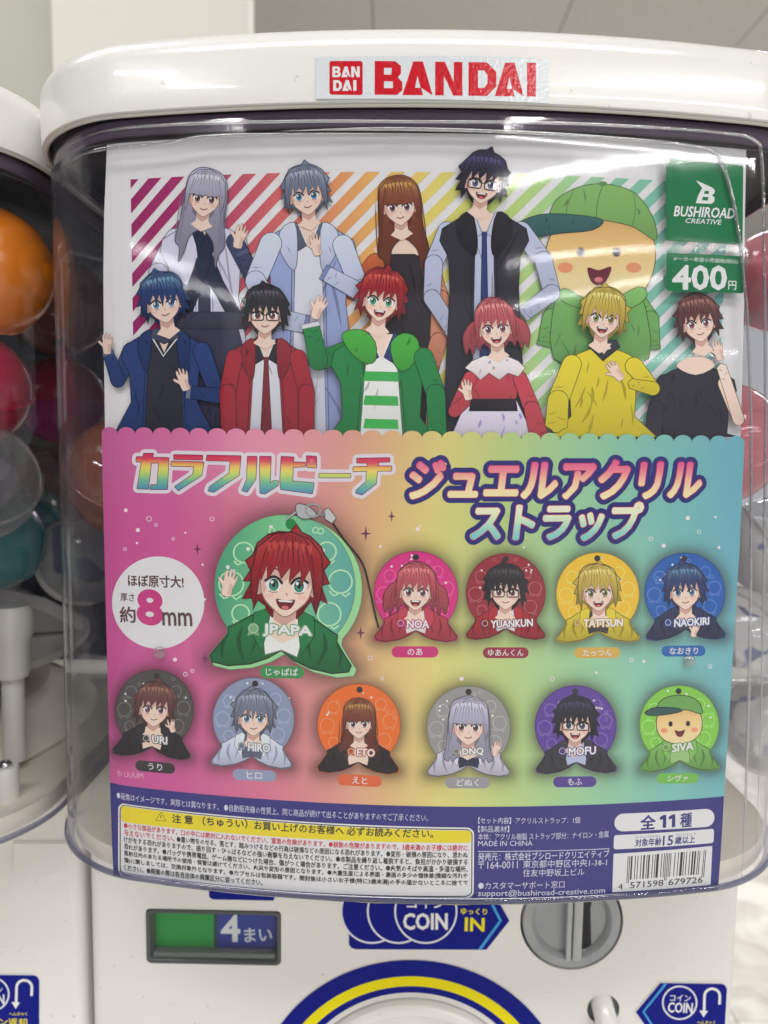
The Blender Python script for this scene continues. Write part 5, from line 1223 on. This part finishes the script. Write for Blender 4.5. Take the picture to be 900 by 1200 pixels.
for k_, rw in enumerate(rows):
    yl_, yr_ = 965.2+8.05*k_, 991.5+8.15*k_; xr_ = 547
    if k_ == 1:
        p.text(rw[:10], (149, yl_), (xr_, yr_), 6.7, RD, bold=.02, res=1, up=False, fr=(0, .158)); p.text(rw[10:], (149, yl_), (xr_, yr_), 6.7, BK, bold=.02, res=1, up=False, fr=(.165, 1))
    elif k_ == 6: p.text(rw, (149, yl_), (xr_, yr_), 6.7, BK, bold=.02, res=1, up=False, fr=(0, .42))
    else: p.text(rw, (149, yl_), (xr_, yr_), 6.7, RD if k_ == 0 else BK, bold=.02, res=1, up=(k_ == 0))
p.build('warning_box', M_print, poster)
p = Print(POST, LB+1); LWt = (.66, .68, .78)
p.text('●画像はイメージです。実際とは異なります。 ●自動販売機の性質上、同じ商品が続けて出ることがありますのでご了承ください。', (140.5, 931), (501, 957.5), 8, LWt, res=1)
p.text('【セット内容】アクリルストラップ：1個', (559, 960), (677, 959.5), 7.5, LWt, res=1); p.text('【製品素材】', (559, 970), (595, 970), 7.5, LWt, res=1, up=False)
p.text('本体：アクリル樹脂 ストラップ部分：ナイロン・金属', (559, 979), (710, 976), 7.8, LWt, res=1, up=False); p.text('MADE IN CHINA', (559, 986), (622, 985.5), 6, LWt, up=False)
p.line([(559, 992.2), (711, 989)], .8, LWt, up=False)
p.text('発売元：株式会社ブシロードクリエイティブ', (559, 1003), (711, 999), 9.3, LWt, res=1, bold=.01, up=False)
p.text('〒164-0011', (559, 1012.5), (605, 1011.5), 8.6, LWt, up=False); p.text('東京都中野区中央1-38-1', (611, 1011.5), (708, 1009), 9, LWt, res=1, up=False)
p.text('住友中野坂上ビル', (611, 1021.5), (682, 1020), 8.6, LWt, res=1, up=False); p.text('●カスタマーサポート窓口', (559, 1036), (659, 1034.5), 8.6, LWt, res=1, up=False)
p.text('support@bushiroad-creative.com', (559, 1046), (706, 1042.5), 9.2, LWt, up=False, bold=.01)
p.build('small_print', M_print, poster)
# count, age and barcode panels
p = Print(POST, LB+1); p.poly(quad_rr((717, 949), (833, 942.5), (833, 963.5), (717, 969.5), 10), WB)
p.text('全', (747, 967), (764, 966), 16, NAVY, bold=.04, stamp=.5, ns=6); p.polys([[(x+4.2, y), (x+7.6, y-.2), (x+7.4, y+14.6), (x+3.4, y+14.9), (x+3.6, y+5), (x, y+5.8), (x, y+2.6)] for x, y in ((769.5, 950), (780, 949.4))], NAVY); p.text('種', (793, 964.5), (806, 963.5), 16, NAVY, bold=.035, stamp=.4, ns=6); p.build('count_panel', M_print, poster)
p = Print(POST, LB+1); p.poly(quad_rr((716.5, 973.5), (832.5, 966), (832, 982.5), (716, 990), 3), WB)
p.text('対象年齢', (741, 987), (771, 985), 8.8, NAVY, bold=.03); p.text('15', (773, 985.5), (784.5, 984.7), 11, NAVY, bold=.05, stamp=.3, ns=6, up=False); p.text('歳以上', (787, 984), (810, 982.5), 8.8, NAVY, bold=.03, up=False)
p.text('たいしょうねんれい', (741, 977.2), (771, 975.4), 2.6, NAVY, up=False); p.text('さい いじょう', (788, 974.2), (811, 973), 2.6, NAVY, up=False); p.build('age_panel', M_print, poster)
p = Print(POST, LB+1); p.poly(quad_rr((716, 995), (830.5, 986), (828.5, 1031), (714.5, 1039.5), .8), WB); p.layer += 1
code = '4571598679726'
Lc = ['0001101', '0011001', '0010011', '0111101', '0100011', '0110001', '0101111', '0111011', '0110111', '0001011']; Rc = [''.join('10'[int(b_)] for b_ in s_) for s_ in Lc]; Gc = [r_[::-1] for r_ in Rc]
par = ['LLLLLL', 'LLGLGG', 'LLGGLG', 'LLGGGL', 'LGLLGG', 'LGGLLG', 'LGGGLL', 'LGLGLG', 'LGLGGL', 'LGGLGL'][4]
bits = '101'+''.join((Lc if par[i] == 'L' else Gc)[int(code[i+1])] for i in range(6))+'01010'+''.join(Rc[int(code[i])] for i in range(7, 13))+'101'
c4 = [np.array(v, float) for v in ((732.5, 998), (823.5, 991), (821.0, 1019), (731, 1026))]
i = 0
while i < 95:
    if bits[i] == '1':
        j = i
        while j < 95 and bits[j] == '1': j += 1
        u0, u1 = i/95, j/95; lng = i < 3 or 45 <= i < 50 or i >= 92; vv = 1.12 if lng else .98
        t0, t1 = c4[0]+(c4[1]-c4[0])*u0, c4[0]+(c4[1]-c4[0])*u1; b0_, b1_ = c4[3]+(c4[2]-c4[3])*u0, c4[3]+(c4[2]-c4[3])*u1
        p.poly([t0, t1, t1+(b1_-t1)*vv, t0+(b0_-t0)*vv], BK, up=False); i = j
    else: i += 1
p.text('4', (721.5, 1036.5), (726.5, 1036), 6.6, BK, bold=.02, up=False); p.text('571598', (735, 1035), (773.5, 1032), 7, BK, bold=.02, up=False); p.text('679726', (779.5, 1031.6), (819, 1028.5), 7, BK, bold=.02, up=False)
p.build('barcode_panel', M_print, poster)
# bubbles trapped under the sheet: small clear suction studs on the dome
for x_, y_ in ((187, 765), (808, 775)):
    q_ = DOMEF.W(x_, y_); yy = float(prof(q_[0]))
    o = from_bm('plastic_stud', lathe([(.0028, -.0002), (.0026, .0006), (.0014, .0011), (.0003, .0012)], True, 24, (float(q_[0]), yy, float(q_[1]))), m_clear, main, sharp=80)
